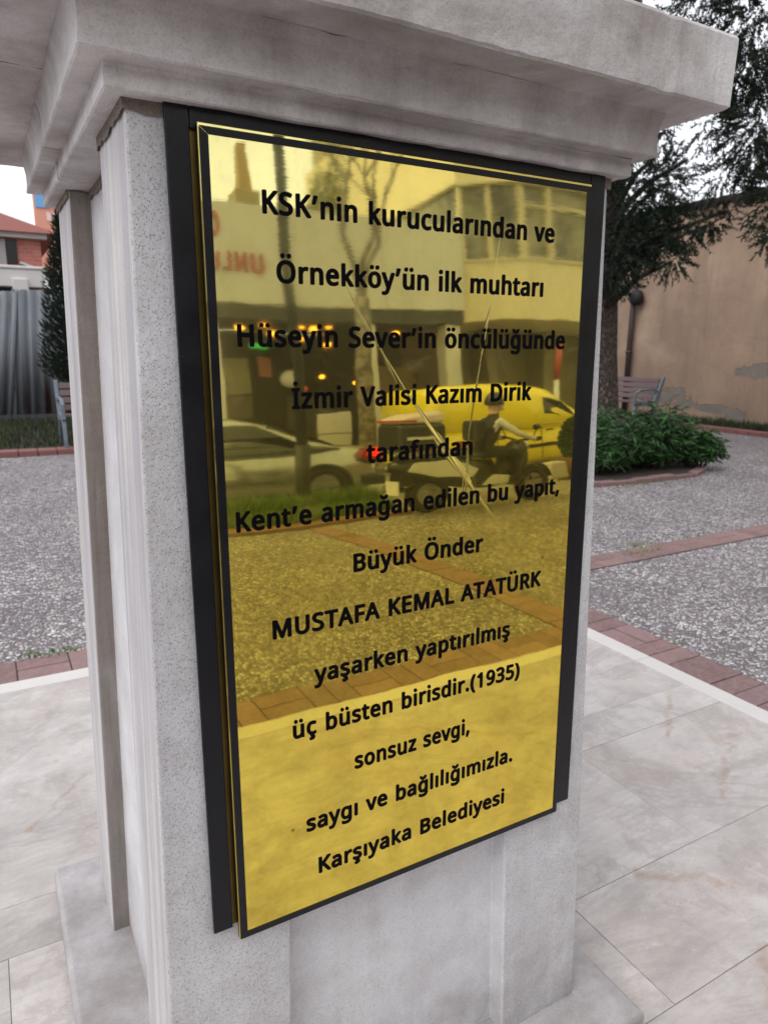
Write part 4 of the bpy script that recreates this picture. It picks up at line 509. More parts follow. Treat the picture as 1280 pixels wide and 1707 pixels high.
# ------------------------------------------------------------------ brass plaque (local frame: x along, y inward, z up the sheet)
TILT = rad(1.2126)
pq = thing('plaque', 'polished brass plaque with black lettering and border, creased by a dent, on the pedestal front', 'plaque', (0, .8 / cos(TILT), CAM_Z))
pq.rotation_euler = (-TILT, 0, 0)
BX0, BX1, BZ0, BZ1 = .2246, .7895, -.7843, .2264
CREASES = [((.495,-.078),(.60,-.205),.0016,.45), ((.560,-.148),(.592,-.19),.0055,-.4), ((.530,-.112),(.566,-.158),.003,.45), ((.388,.082),(.449,-.012),.0014,.10), ((.402,.058),(.443,-.004),.0042,.11), ((.438,.004),(.507,-.094),.0016,.34), ((.436,.008),(.470,-.052),.005,.10),
           ((.476,-.052),(.558,-.152),.0055,.28), ((.500,-.083),(.588,-.190),.0036,-.34), ((.540,-.128),(.607,-.216),.0085,.26), ((.520,-.115),(.575,-.18),.0045,.3),
           ((.572, -.168),(.656,-.273),.0017,.26), ((.590,-.19),(.632,-.247),.0036,-.2),
           ((.630,.158),(.613,.045),.0013,.18), ((.619,.062),(.604,.016),.0036,.16), ((.615,.05),(.593,-.055),.0018,.25), ((.604,.0),(.582,-.13),.0036,.24),
           ((.585,-.10),(.581,-.267),.0014,.3), ((.584,-.125),(.580,-.225),.0046,.28), ((.577,-.165),(.5745,-.235),.003,-.24)]
def brass_mat():
    k = M('polished_brass', .02, 1.0)
    x, y, v = k.sep()[:3]
    a = k.math('ADD', k.mr(v, -.32, 0.0, 0, 2.6, 'SMOOTHSTEP'), k.mr(v, 0, .264, 0, .84))
    ang = k.math('ADD', k.math('MULTIPLY', a, pi / 180), TILT)
    tz = k.math('TANGENT', ang)
    tx = None
    # slow unevenness of the sheet
    wv = k.n('TexNoise', Scale=7.0, Detail=1.0, Roughness=.4); k.set(wv.inputs['Vector'], k.co(scale=(1, 1, .8)))
    wc = k.sep(wv.outputs['Color'])
    tx = k.math('MULTIPLY', k.math('SUBTRACT', wc[0], .5), .011)
    tz = k.math('ADD', tz, k.math('MULTIPLY', k.math('SUBTRACT', wc[1], .5), .008))
    w2 = k.n('TexNoise', Scale=26.0, Detail=2.0, Roughness=.5); k.set(w2.inputs['Vector'], k.co())
    w2c = k.sep(w2.outputs['Color'])
    tx = k.math('ADD', tx, k.math('MULTIPLY', k.math('SUBTRACT', w2c[0], .5), .0035))
    tz = k.math('ADD', tz, k.math('MULTIPLY', k.math('SUBTRACT', w2c[1], .5), .0035))
    # polishing scratches: three directions of fine streaks, strongest near the top right
    patch = k.math('MULTIPLY', k.mr(v, -.02, .2, .12, 1), k.mr(k.noise(4.5, 3, .5), .35, .62, .2, 1))
    for rot, amp in ((.42, .011), (-.25, .006), (1.35, .005)):
        st = k.noise(1.0, 2, .6, k.co(scale=(28, 1, 900), rot=(0, rot, 0)))
        q = k.math('MULTIPLY', k.math('SUBTRACT', st, .5), k.math('MULTIPLY', patch, amp * 1.3))
        tx = k.math('ADD', tx, k.math('MULTIPLY', q, sin(rot))); tz = k.math('ADD', tz, k.math('MULTIPLY', q, cos(rot)))
    ridge = None
    for (ax, az), (bx, bz), w, A in CREASES:
        L = sqrt((bx - ax) ** 2 + (bz - az) ** 2); dx, dz = (bx - ax) / L, (bz - az) / L; nx, nz = -dz, dx
        px = k.math('SUBTRACT', x, ax); pz = k.math('SUBTRACT', v, az)
        t = k.math('MULTIPLY', k.math('ADD', k.math('MULTIPLY', px, dx), k.math('MULTIPLY', pz, dz)), 1 / L, clamp=True)
        s_ = k.math('ADD', k.math('MULTIPLY', px, nx), k.math('MULTIPLY', pz, nz))
        ww = k.math('MULTIPLY', k.math('MULTIPLY', t, k.math('SUBTRACT', 1.0, t)), 4 * w * .62)
        ww = k.math('MAXIMUM', ww, 1e-5)
        u = k.math('DIVIDE', s_, ww)
        uu = k.math('SUBTRACT', 1.0, k.math('MULTIPLY', u, u), clamp=True)
        pr = k.math('MULTIPLY', k.math('MULTIPLY', k.math('SINE', k.math('MULTIPLY', u, 6.6 if w > .003 else 3.6)), uu), A * 1.25)
        tx = k.math('ADD', tx, k.math('MULTIPLY', pr, nx)); tz = k.math('ADD', tz, k.math('MULTIPLY', pr, nz))
    cb = k.n('CombineXYZ'); k.set(cb.inputs[0], tx); cb.inputs[1].default_value = -1.0; k.set(cb.inputs[2], tz)
    nm = k.n('VectorMath', operation='NORMALIZE'); k.set(nm.inputs[0], cb.outputs[0])
    k.t.links.new(nm.outputs[0], k.p.inputs['Normal'])
    tarn = k.math('ADD', k.mr(k.noise(9, 6, .65, k.co(loc=(2, 0, 5))), .46, .72, 0, .55), k.mr(k.noise(34, 6, .72, k.co(scale=(1, 1, .7))), .52, .72, 0, .35), clamp=True)
    spot = k.math('MULTIPLY', k.mr(k.voro(26), .04, .09, 1, 0), k.mr(k.sep(k.voro(26, out='Color'))[0], .9, .92, 0, .7))
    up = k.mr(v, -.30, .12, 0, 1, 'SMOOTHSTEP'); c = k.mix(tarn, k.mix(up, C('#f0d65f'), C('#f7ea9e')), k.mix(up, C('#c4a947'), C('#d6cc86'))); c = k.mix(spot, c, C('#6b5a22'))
    k.color(c)
    k.p.inputs['Specular Tint'].default_value = (1.0, .93, .62, 1)
    dust = k.mr(k.voro(310), .05, .12, 1, 0)
    rr = k.math('ADD', k.mr(k.noise(5, 5, .6), .35, .75, .012, .035), k.math('MULTIPLY', patch, .02))
    k.rough(k.math('ADD', rr, k.math('MULTIPLY', dust, .05)))
    # thin dull film of dust and lacquer over the polish
    film = k.n('BsdfGlossy') if False else k.t.nodes.new('ShaderNodeBsdfPrincipled')
    film.inputs['Metallic'].default_value = .75; film.inputs['Roughness'].default_value = .62
    k.set(film.inputs['Base Color'], c); k.t.links.new(nm.outputs[0], film.inputs['Normal'])
    edge_ = k.math('ADD', k.mr(x, BX0 + .012, BX0 + .05, .05, 0), k.mr(v, BZ0 + .012, BZ0 + .06, .06, 0))
    drip = k.math('MULTIPLY', k.mr(k.noise(1, 5, .7, k.co(scale=(55, 1, 2.2))), .54, .72, 0, .07), k.mr(k.noise(3, 4, .6, k.co(loc=(9, 0, 2))), .42, .6))
    smear = k.mr(k.noise(6, 7, .72, k.co(scale=(1, 1, 1.6), rot=(0, .6, 0), loc=(3, 0, 8)), 1.2), .53, .66, 0, .09)
    fm = k.math('ADD', k.math('ADD', edge_, k.math('ADD', drip, smear)), k.mr(k.noise(3.5, 6, .65, k.co(loc=(1, 0, 3))), .3, .75, .03, .085)); fm = k.math('ADD', fm, k.math('ADD', k.math('MULTIPLY', dust, .2), k.math('MULTIPLY', patch, .05)))
    ms = k.t.nodes.new('ShaderNodeMixShader'); k.set(ms.inputs[0], fm)
    k.t.links.new(k.p.outputs[0], ms.inputs[1]); k.t.links.new(film.outputs[0], ms.inputs[2])
    k.t.links.new(ms.outputs[0], k.t.nodes['Material Output'].inputs['Surface'])
    return k.m
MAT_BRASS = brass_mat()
kb = M('brass_edge', .3, 1.0); kb.color(C('#e8cf6c')); MAT_BRASS_E = kb.m
kb = M('brass_dull', .42, 1.0); kb.color(kb.mix(kb.noise(20, 4), C('#8a7440'), C('#4e4226'))); MAT_BRASS_D = kb.m
def black_mat():
    k = M('black_lacquer', .34, 0, .35)
    k.color(k.mix(k.mr(k.voro(140), .03, .07, 1, 0), k.mix(k.mr(k.noise(9, 5, .7), .5, .8, 0, .5), C('#0e0e13'), C('#15151b')), C('#55555c')))
    k.rough(k.mr(k.noise(18, 5, .6), .3, .7, .26, .5)); k.bump(k.noise(60, 3), .08, .002)
    return k.m
MAT_BLACK = black_mat()
kb = M('brass_rim', .5, .8); kb.color(C('#d9c98c')); MAT_BRASS_R = kb.m
kl = M('letter_enamel', .6, 0, .06); kl.color(C('#0a080c')); MAT_LETTER = kl.m
# sheet
b = MB(); nx_, nz_ = 2, 2
b.add([(BX0 + .0005, 0, BZ0 + .0005), (BX1 - .0005, 0, BZ0 + .0005), (BX1 - .0005, 0, BZ1 - .0005), (BX0 + .0005, 0, BZ1 - .0005)], [(0, 1, 2, 3)])
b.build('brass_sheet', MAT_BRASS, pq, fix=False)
b = MB(); b.box(BX0, BX1, .0003, .0012, BZ0, BZ1); b.build('brass_edge', MAT_BRASS_E, pq)
b = MB(); b.box(BX0 + .0004, BX1 - .0004, .0013, .0068, BZ0 + .0006, BZ1 - .0006); b.build('core_board', MAT_BLACK, pq)
# black border strips, mitred, a hair inside the brass edge
bw = .0112; e0 = .0012
def strip(poly): 
    q = MB(); q.prism(poly, -.0010, -.00005); return q
ix0, ix1, iz0, iz1 = BX0 + bw, BX1 - .0085, BZ0 + .0095, BZ1 - .0105
ox0, ox1, oz0, oz1 = BX0 + e0, BX1 - .0005, BZ0 + .0006, BZ1 - .0028
q = MB()
mg = .0006
q.prism([(ox0, oz0), (ix0, iz0), (ix0, iz1 - mg), (ox0, oz1 - mg)], -.0010, -.00005)
q.prism([(ox0 + mg, oz1), (ix0 + mg, iz1), (ix1, iz1), (ox1, oz1)], -.0010, -.00005)
q.prism([(ox1, oz1 - .0002), (ix1, iz1 - .0002), (ix1, iz0), (ox1, oz0)], -.0010, -.00005)
q.prism([(ox0 + .0002, oz0), (ox1, oz0), (ix1, iz0), (ix0 + .0002, iz0)], -.0010, -.00005)
q.build('black_border', MAT_BLACK, pq, bevel=.0003, seg=1)
# raised lettering, thirteen lines
LINES = [("KSK’nin kurucularından ve", .2932, .7233, .1430), ("Örnekköy’ün ilk muhtarı", .3075, .7071, .0694), ("Hüseyin Sever’in öncülüğünde", .2579, .7530, -.0026),
         ("İzmir Valisi Kazım Dirik", .3218, .6933, -.0754), ("tarafından", .4226, .5904, -.1483), ("Kent’e armağan edilen bu yapıt,", .2463, .7568, -.2196),
         ("Büyük Önder", .4022, .6141, -.2925), ("MUSTAFA KEMAL ATATÜRK", .2869, .7287, -.3641), ("yaşarken yaptırılmış", .3424, .6707, -.4370),
         ("üç büsten birisdir.(1935)", .3099, .6937, -.5100), ("sonsuz sevgi,", .4008, .5987, -.5818), ("saygı ve bağlılığımızla.", .3255, .6860, -.6554), ("Karşıyaka Belediyesi", .3422, .6722, -.7273)]
for s, x0, x1, z in LINES:
    tr = .034; ext = text_extent(s, tr)
    text_mesh('text_line', s, (x1 - x0) / ext, .0247 / .612, MAT_LETTER, pq, Matrix.Translation(((x0 + x1) / 2, -.00045, z + .0006)), .00035, tr)
# black metal frame round the sheet: two uprights and a head rail over a brass backing
D0, D1 = .0072, .0118
b = MB(); b.box(.1926, .2182, D0, D1, -.767, .2478); b.build('frame_upright', MAT_BLACK, pq, bevel=.0012)
b = MB(); b.box(.7955, .8235, D0, D1, -.776, .2478); b.build('frame_upright', MAT_BLACK, pq, bevel=.0012)
b = MB(); b.box(.2192, .7949, D0 + .0003, D1, .2215, .2478); b.build('frame_head_rail', MAT_BLACK, pq, bevel=.0012)
b = MB(); b.box(.1945, .8225, .0120, .0134, -.766, .2470); b.build('backing_sheet', MAT_BRASS_D, pq)
# ------------------------------------------------------------------ behind the pedestal: kerbs, planting, wall, fence, benches, trees
def ribbon(b, pts, w, t0, t1, ax='x'):
    """flat bar of width w following 2d points (u,v); extruded from t0 to t1 along ax"""
    n = len(pts); L = []; R = []
    for i, p in enumerate(pts):
        a = Vector(pts[max(i - 1, 0)]); c = Vector(pts[min(i + 1, n - 1)]); d = (c - a).normalized(); q = Vector((-d.y, d.x))
        ww = w[i] if hasattr(w, '__len__') else w
        L.append(Vector(p) + q * ww / 2); R.append(Vector(p) - q * ww / 2)
    def P(q, t): return (t, q.x, q.y) if ax == 'x' else (q.x, t, q.y)
    vs = []; fs = []
    for i in range(n): vs += [P(L[i], t0), P(R[i], t0), P(R[i], t1), P(L[i], t1)]
    for i in range(n - 1):
        for k in range(4): fs.append((4*i+k, 4*i+(k+1) % 4, 4*i+4+(k+1) % 4, 4*i+4+k))
    fs += [(3, 2, 1, 0), (4*n-4, 4*n-3, 4*n-2, 4*n-1)]
    b.add(vs, fs)
def leaf_mat(name, c1, c2, c3, rough=.5):
    k = M(name, rough, 0, .35)
    k.color(k.ramp(k.isl(), [(0, c1), (.5, c2), (.85, c3), (1, c2)]))
    k.p.inputs['Subsurface Weight'].default_value = 0
    return k.m
MAT_BUSH = leaf_mat('shrub_leaf', C('#182b12'), C('#24441c'), C('#416a33'))
MAT_PINE = leaf_mat('needle', C('#141d14'), C('#1e2a1c'), C('#2d3b27'), .7)
MAT_CYP = leaf_mat('cypress_leaf', C('#161d17'), C('#1d281d'), C('#2c3a2a'), .75)
MAT_GRASS = leaf_mat('grass_blade', C('#22281a'), C('#2f3820'), C('#47532b'), .8)
MAT_WEED = leaf_mat('weed_leaf', C('#4a6a25'), C('#5f7f33'), C('#6f8d3d'), .7)
def bark_mat():
    k = M('bark', .9)
    v = k.voro(1.0, 'DISTANCE_TO_EDGE', k.co(scale=(48, 48, 11)))
    k.color(k.mix(k.mr(v, 0, .25), C('#2e2622'), k.mix(k.noise(14, 5), C('#6b5b51'), C('#85766a'))))
    k.bump(k.math('ADD', k.mr(v, 0, .3), k.math('MULTIPLY', k.noise(40, 4), .4)), 1, .03); return k.m
MAT_BARK = bark_mat()
class Leaves:
    def __init__(s, seed): s.v = []; s.f = []; s.r = random.Random(seed)
    def leaf(s, p, d, L, w):
        r = s.r; d = d.normalized(); a = d.cross(Vector((r.uniform(-1, 1), r.uniform(-1, 1), r.uniform(-1, 1))))
        if a.length < 1e-4: a = d.orthogonal()
        a.normalize(); n = d.cross(a); b = len(s.v)
        s.v += [tuple(p), tuple(p + d*L*.45 + a*w*.5 + n*w*.12), tuple(p + d*L - n*w*.2), tuple(p + d*L*.45 - a*w*.5 + n*w*.12)]
        s.f += [(b, b+1, b+2, b+3)]
    def rnd(s):
        r = s.r
        while True:
            q = Vector((r.uniform(-1, 1), r.uniform(-1, 1), r.uniform(-1, 1)))
            if .02 < q.length < 1: return q
    def build(s, name, mat, parent=None):
        me = bpy.data.meshes.new(name); me.from_pydata(s.v, [], s.f); me.update(); me.materials.append(mat)
        o = bpy.data.objects.new(name, me); COL.objects.link(o)
        if parent is not None: o.parent = parent
        return o

# kerbs and planting strips
MAT_KERB = plain('kerb_red', C('#8a5e5a'), .8, var=.3, sc=9, bump=.3)
b = MB(); r3 = random.Random(3)
x = -14.0
while x < 10.0:
    b.box(x + .004, x + .2, 9.06, 9.28, -.1, .055 + r3.uniform(-.004, .004)); x += .204
tag(b.build('kerb', MAT_KERB, bevel=.008), kind='structure')
b = MB(); y = 4.0
while y < 9.28:
    b.box(10.12, 10.32, y + .004, y + .2, -.1, .055 + r3.uniform(-.004, .004)); y += .204
tag(b.build('kerb', MAT_KERB, bevel=.008), kind='structure')
b = MB(); b.box(-14, 10.3, 9.27, 13.4, -.18, .02); b.box(10.31, 11.06, 3.8, 9.27, -.18, .02); tag(b.build('planting_soil', MAT_SOIL), kind='structure')
lv = Leaves(21)
for i in range(9000):
    if i % 3: x, y = lv.r.uniform(-1.5, 2.5), lv.r.uniform(9.32, 12.9)
    else: x, y = lv.r.uniform(10.36, 11.0), lv.r.uniform(5.5, 9.4)
    lv.leaf(Vector((x, y, .01)), Vector((lv.r.uniform(-.5, .5), lv.r.uniform(-.5, .5), 1)), lv.r.uniform(.05, .17), .012)
tag(lv.build('grass', MAT_GRASS), 'short dark grass along the wall and the sheet metal fence', 'grass', kind='stuff')

# weeds in the paving joints
lv = Leaves(22)
for cx, cy, n, sx, sy in ((3.62, 3.00, 45, .10, .03), (3.72, 3.12, 30, .06, .03), (4.2, 3.1, 15, .1, .02), (.12, 3.10, 45, .07, .02), (2.58, 1.9, 8, .02, .08), (5.4, 4.62, 60, .2, .03), (2.6, -1.6, 40, .02, .2)):
    for i in range(n):
        lv.leaf(Vector((lv.r.gauss(cx, sx), lv.r.gauss(cy, sy), PZ)), Vector((lv.r.uniform(-1, 1), lv.r.uniform(-1, 1), .9)), lv.r.uniform(.015, .045), .007)
tag(lv.build('weeds', MAT_WEED), 'small green weeds sprouting in the joints of the brick paving bands', 'weeds', kind='stuff')

# stucco wall
def stucco():
    k = M('stucco_wall', .92)
    x, y, z = k.sep()[:3]
    c = k.mix(k.mr(k.noise(.55, 6, .62), .3, .7), C('#ae947e'), C('#8d7564'))
    c = k.mix(k.mr(k.noise(1.3, 6, .65, k.co(scale=(1, 1, .35))), .46, .75, 0, .7), c, C('#7b6a5a'))
    c = k.mix(k.mr(k.noise(.8, 5, .6, k.co(loc=(0, 3, 9))), .52, .7, 0, .5), c, C('#c2a98f'))
    crk = k.mr(k.math('ABSOLUTE', k.math('SUBTRACT', k.noise(.9, 7, .6, k.co(scale=(1, .5, 1.4)), 1.4), .5)), 0, .010, .22, 0)
    c = k.mix(crk, c, C('#6f6054'))
    c = k.mix(k.math('MULTIPLY', k.mr(k.noise(1, 6, .7, k.co(scale=(1, 2.6, .3))), .48, .7, 0, .6), k.mr(z, 1.2, 3.6, .25, 1)), c, C('#6b5b4e'))
    wob = k.math('MULTIPLY', k.math('SUBTRACT', k.noise(4.2, 9, .72), .5), 5.5)
    m = None
    for (cy, cz, ry, rz) in ((.9, .42, .42, .17), (.55, .30, .22, .10), (0.0, .25, .50, .07), (-.45, .17, .20, .14), (-.75, .92, .40, .13), (-1.8, .5, .3, .2)):
        q = k.math('ADD', k.math('POWER', k.math('DIVIDE', k.math('SUBTRACT', y, cy), ry), 2.0), k.math('POWER', k.math('DIVIDE', k.math('SUBTRACT', z, cz), rz), 2.0))
        q = k.mr(k.math('ADD', q, wob), .85, 1.0, 1, 0)
        m = q if m is None else k.math('MAXIMUM', m, q)
    base = k.mix(k.noise(6, 5), C('#6f6861'), C('#8e8579'))
    c = k.mix(m, c, base)
    k.color(c); k.bump(k.math('SUBTRACT', k.math('MULTIPLY', k.noise(28, 5, .6), .3), m), .6, .03)
    return k.m
wl = thing('stucco_wall', 'tall peeling beige stucco wall with a dark tiled coping behind the benches', 'wall', (11.05, 8, 0))
b = MB(); b.box(0, .3, -12, 5.6, -.2, 3.62); b.build('wall_face', stucco(), wl, bevel=.01)
b = MB()
for i in range(90):
    y = -12 + i * .196; b.tube([(-.10, y, 3.63 + .012 * (i % 3)), (.15, y, 3.72), (.40, y, 3.64)], .075, 8)
b.build('coping_tiles', plain('coping_tile', C('#2f2724'), .9, var=.4, sc=4), wl)
# drain pipe with a round rosette
dp_ = thing('drain_pipe', 'dark round drain pipe running down the stucco wall beside the tree', 'pipe', (10.95, 9.86, 0))
MAT_PIPE = plain('pipe_paint', C('#4b3d38'), .6, var=.3)
b = MB(); b.tube([(0, 0, .0), (0, 0, 3.5)], .052, 10); b.build('pipe', MAT_PIPE, dp_)
b = MB(); b.lathe([(.001, -.1), (.11, -.09), (.145, -.03), (.145, .04), (.09, .09), (.001, .1)], 16, Matrix.Translation((-.02, -.08, 2.2)) @ Matrix.Rotation(pi/2, 4, 'Y')); b.build('meter_cap', plain('dark_cap', C('#1d1918'), .7), dp_)
for z in (1.2, 3.0):
    b = MB(); b.lathe([(.056, -.02), (.066, -.02), (.066, .02), (.056, .02)], 12, Matrix.Translation((0, 0, z)), closed=True); b.build('bracket', MAT_PIPE, dp_)

# benches
MAT_SLAT = plain('bench_slat', C('#6f5b5b'), .6, var=.3, sc=5); MAT_SLAT2 = MAT_SLAT
MAT_BFR = plain('bench_iron', C('#6f7880'), .5, var=.15)
def make_bench(label, loc, rz):
    t = thing('park_bench', label, 'bench', loc, rz, 'slatted benches round the square')
    L = 1.75
    for i in range(4):
        z = .50 + i * .088; y = .20 + (z - .45) * .32
        b = MB(); b.box(-L/2, L/2, -.014, .014, -.037, .037, Matrix.Translation((0, y, z)) @ Matrix.Rotation(-.31, 4, 'X')); b.build('back_slat', MAT_SLAT, t, bevel=.005)
    for i in range(4):
        y = -.22 + i * .105
        b = MB(); b.box(-L/2, L/2, y - .046, y + .046, .425 + .006*i*-1, .452 - .006*i); b.build('seat_slat', MAT_SLAT, t, bevel=.005)
    for s_ in (-1, 1):
        x0 = s_ * (L/2 + .005); x1 = x0 + s_ * .045; lo, hi = min(x0, x1), max(x0, x1)
        b = MB()
        ribbon(b, [(.37, .83), (.31, .66), (.24, .48), (.20, .36)], [.05, .06, .10, .12], lo, hi)
        ribbon(b, [(.22, .40), (.0, .405), (-.18, .41), (-.29, .43)], [.10, .07, .07, .06], lo + .001, hi - .001)
        ribbon(b, [(.19, .40), (.22, .27), (.30, .12), (.36, .0)], [.09, .06, .05, .06], lo + .002, hi - .002)
        ribbon(b, [(-.19, .41), (-.25, .30), (-.28, .15), (-.27, .0)], [.10, .06, .05, .06], lo + .002, hi - .002)
        ribbon(b, [(.27, .60), (.10, .63), (-.15, .62), (-.27, .57), (-.27, .43)], .035, lo + .003, hi - .003)
        b.build('end_frame', MAT_BFR, t, bevel=.004)
    return t
make_bench('slatted bench with grey iron ends standing before the stucco wall, behind the tree', (9.35, 8.88, PZ), -pi/2)
make_bench('slatted bench with grey iron ends standing before the corrugated metal fence', (1.70, 9.42, PZ), 0)

# planting bed, shrubs and the conifers
b = MB()
edge = [(4.3, 4.78), (5.0, 4.76), (5.7, 4.70), (6.3, 4.70), (6.66, 4.86), (6.86, 5.2), (6.95, 5.8), (7.6, 6.6), (8.3, 7.4), (7.6, 8.3), (6.4, 8.0), (5.0, 6.6), (4.3, 5.8)]
n = len(edge); tot = []
for i in range(n):
    A = Vector(edge[i] + (0,)); B_ = Vector(edge[(i+1) % n] + (0,)); L = (B_ - A).length; m = max(1, int(L / .21)); d = (B_ - A).normalized()
    for j in range(m):
        c = A.lerp(B_, (j + .5) / m); MM = Matrix.Translation((c.x, c.y, 0)) @ Matrix.Rotation(atan2(d.y, d.x), 4, 'Z')
        b.box(-L/m/2 + .003, L/m/2 - .003, -.05, .05, -.05, .036 + r3.uniform(-.010, .008), MM)
tag(b.build('bed_edging', MAT_BRICK, bevel=.006), kind='structure')
b = MB(); vs = [(x, y, .03) for x, y in edge]; b.add(vs + [(x, y, -.05) for x, y in edge], [list(range(n))]); tag(b.build('bed_soil', MAT_SOIL, fix=False), kind='structure')
def shrub(loc, R, H, seed, label, nl):
    t = thing('shrub', label, 'shrub', loc, 0, 'leafy shrubs in the brick edged bed')
    lv = Leaves(seed); r = lv.r; st = MB()
    for k in range(int(nl / 18)):
        a = r.uniform(0, 2*pi); q = sqrt(r.random()); e = Vector((cos(a)*q*R[0], sin(a)*q*R[1], H * (1 - .45*q*q) * r.uniform(.45, 1.08)))
        p0 = Vector((e.x*.35, e.y*.35, 0)); mid = p0.lerp(e, .5) + Vector((0, 0, .05))
        st.tube([p0, mid, e], [.006, .005, .003], 4, cap=False)
        for j in range(26):
            f = r.uniform(.25, 1.02); c = (p0.lerp(mid, f*2) if f < .5 else mid.lerp(e, f*2 - 1))
            ang = r.uniform(0, 2*pi); d = Vector((cos(ang), sin(ang), r.uniform(-.9, .6)))
            lv.leaf(c, d, r.uniform(.07, .14), r.uniform(.016, .026))
    lv.build('foliage', MAT_BUSH, t); st.build('stems', MAT_BARK, t, fix=False)
shrub((5.45, 5.15, .03), (.62, .36), .62, 31, 'dark green shrub nearest the pedestal in the brick edged bed', 2600)
shrub((6.22, 5.10, .03), (.55, .36), .70, 32, 'tallest dark green shrub with long leaves at the tip of the bed', 3000)
shrub((5.98, 5.62, .03), (.60, .45), .62, 33, 'dark green shrub in the second row of the bed, before the bench', 2400)
shrub((6.70, 4.98, .03), (.36, .30), .44, 34, 'small low shrub spilling over the corner of the brick edging', 1100)
def add_limbs(L, tr):
    for pts, rs in L:
        q = MB(); q.tube(pts, rs, 6); q.build('limb', MAT_BARK, tr, fix=False)
# conifer with a leaning trunk
def needle_blob(lv, c, R, n, droop=.3):
    r = lv.r; c = Vector(c)
    k = 0
    n = int(n * 4.0)
    while k < n:
        # sprig: a twig direction with many short needles
        q = lv.rnd(); p = c + Vector((q.x*R[0], q.y*R[1], q.z*R[2])); ax = (q + Vector((0, 0, -droop))).normalized()
        L = r.uniform(.10, .22)
        for j in range(22):
            f = j / 22; d = ax + Vector((r.uniform(-1, 1), r.uniform(-1, 1), r.uniform(-1, 1))) * .8
            lv.leaf(p + ax * L * f, d, r.uniform(.03, .06), .015); k += 1
tr = thing('conifer_tree', 'dark conifer with a leaning rough trunk rising from the shrub bed', 'tree', (7.50, 7.02, 0), 0, 'conifers on the square')
b = MB(); b.tube([(0.0, 0, -.1), (-.02, .02, .3), (-.10, .05, 1.2), (-.17, .06, 2.2), (-.2, .02, 3.4), (-.16, -.05, 4.6), (-.1, 0, 6.0)], [.22, .175, .155, .145, .13, .10, .05], 14)
b.build('trunk', MAT_BARK, tr)
lv = Leaves(41); limbs = []; o = Vector((7.56, 7.0, 0))
BL = [((7.08, 6.49, 3.05), (.55, .5, .5), 1500), ((7.30, 6.2, 3.15), (.26, .3, .35), 560), ((7.22, 6.22, 3.50), (.16, .16, .26), 260), ((7.0, 6.6, 2.45), (.55, .5, .42), 1700), ((7.25, 6.3, 2.55), (.34, .3, .26), 800), ((7.0, 6.62, 2.12), (.28, .3, .2), 400),
      ((7.36, 5.9, 2.55), (.22, .22, .10), 320), ((7.47, 5.62, 2.66), (.20, .16, .07), 220), ((7.34, 6.0, 2.28), (.20, .18, .14), 300), ((7.52, 5.45, 2.78), (.06, .06, .06), 60), ((7.44, 6.0, 3.40), (.08, .08, .14), 50), ((7.42, 6.2, 2.85), (.2, .2, .06), 200),
      ((6.9, 6.9, 3.6), (.7, .6, .6), 1700), ((7.9, 7.4, 4.2), (.6, .6, .6), 900), ((7.3, 7.2, 5.2), (.9, .8, .8), 1600), ((6.3, 7.0, 4.4), (.8, .7, .6), 1200), ((8.2, 7.0, 3.0), (.42, .5, .28), 500), ((7.4, 7.0, 6.1), (.5, .5, .5), 700)]
for c, R, n in BL:
    needle_blob(lv, Vector(c) - o, R, n)
    e = Vector(c) - o; s0 = Vector((-.17, .04, max(1.7, e.z - .5))); limbs.append(([s0, s0.lerp(e, .5) + Vector((0, 0, .1)), e], [.05, .032, .012]))
limbs.append(([(-.17, .05, 2.3), (-.28, -.6, 2.62), (-.2, -1.0, 2.56), (-.1, -1.35, 2.64), (-.04, -1.6, 2.78)], [.05, .035, .025, .016, .006]))
lv.build('crown', MAT_PINE, tr); add_limbs(limbs, tr)
tr = thing('conifer_tree', 'dark conifer whose crown hangs into the top right corner over the wall', 'tree', (8.1, 4.6, 0), 0, 'conifers on the square')
o = Vector((8.1, 4.6, 0))
b = MB(); b.tube([(0, 0, -.2), (0, 0, 1), (.05, .05, 2.6), (0, .1, 4.4), (-.1, .2, 6.4)], [.22, .18, .16, .12, .05], 12); b.build('trunk', MAT_BARK, tr)
lv = Leaves(43); limbs = []
BL = [((6.98, 5.03, 4.35), (.5, .5, .75), 4200), ((7.03, 4.88, 3.45), (.32, .4, .5), 2300), ((6.82, 5.12, 3.0), (.16, .2, .24), 260), ((6.74, 5.26, 3.5), (.10, .16, .3), 220), ((7.16, 4.72, 2.75), (.2, .2, .45), 900), ((7.12, 4.66, 2.40), (.13, .14, .14), 200), ((6.75, 5.3, 4.9), (.5, .5, .4), 900),
      ((7.6, 4.4, 4.2), (.6, .6, .8), 1500), ((7.4, 4.8, 5.4), (.9, .8, .6), 1500), ((8.4, 4.8, 4.9), (.9, .8, .9), 1400), ((8.5, 4.3, 3.4), (.6, .6, .5), 700), ((8.1, 4.8, 6.3), (.6, .6, .6), 800)]
for c, R, n in BL:
    needle_blob(lv, Vector(c) - o, R, n)
    e = Vector(c) - o; s0 = Vector((0, .05, max(1.9, e.z - .6))); 
    if c[0] > 7.3: limbs.append(([s0, s0.lerp(e, .5) + Vector((0, 0, .1)), e], [.06, .035, .012]))
lv.build('crown', MAT_PINE, tr); add_limbs(limbs, tr)
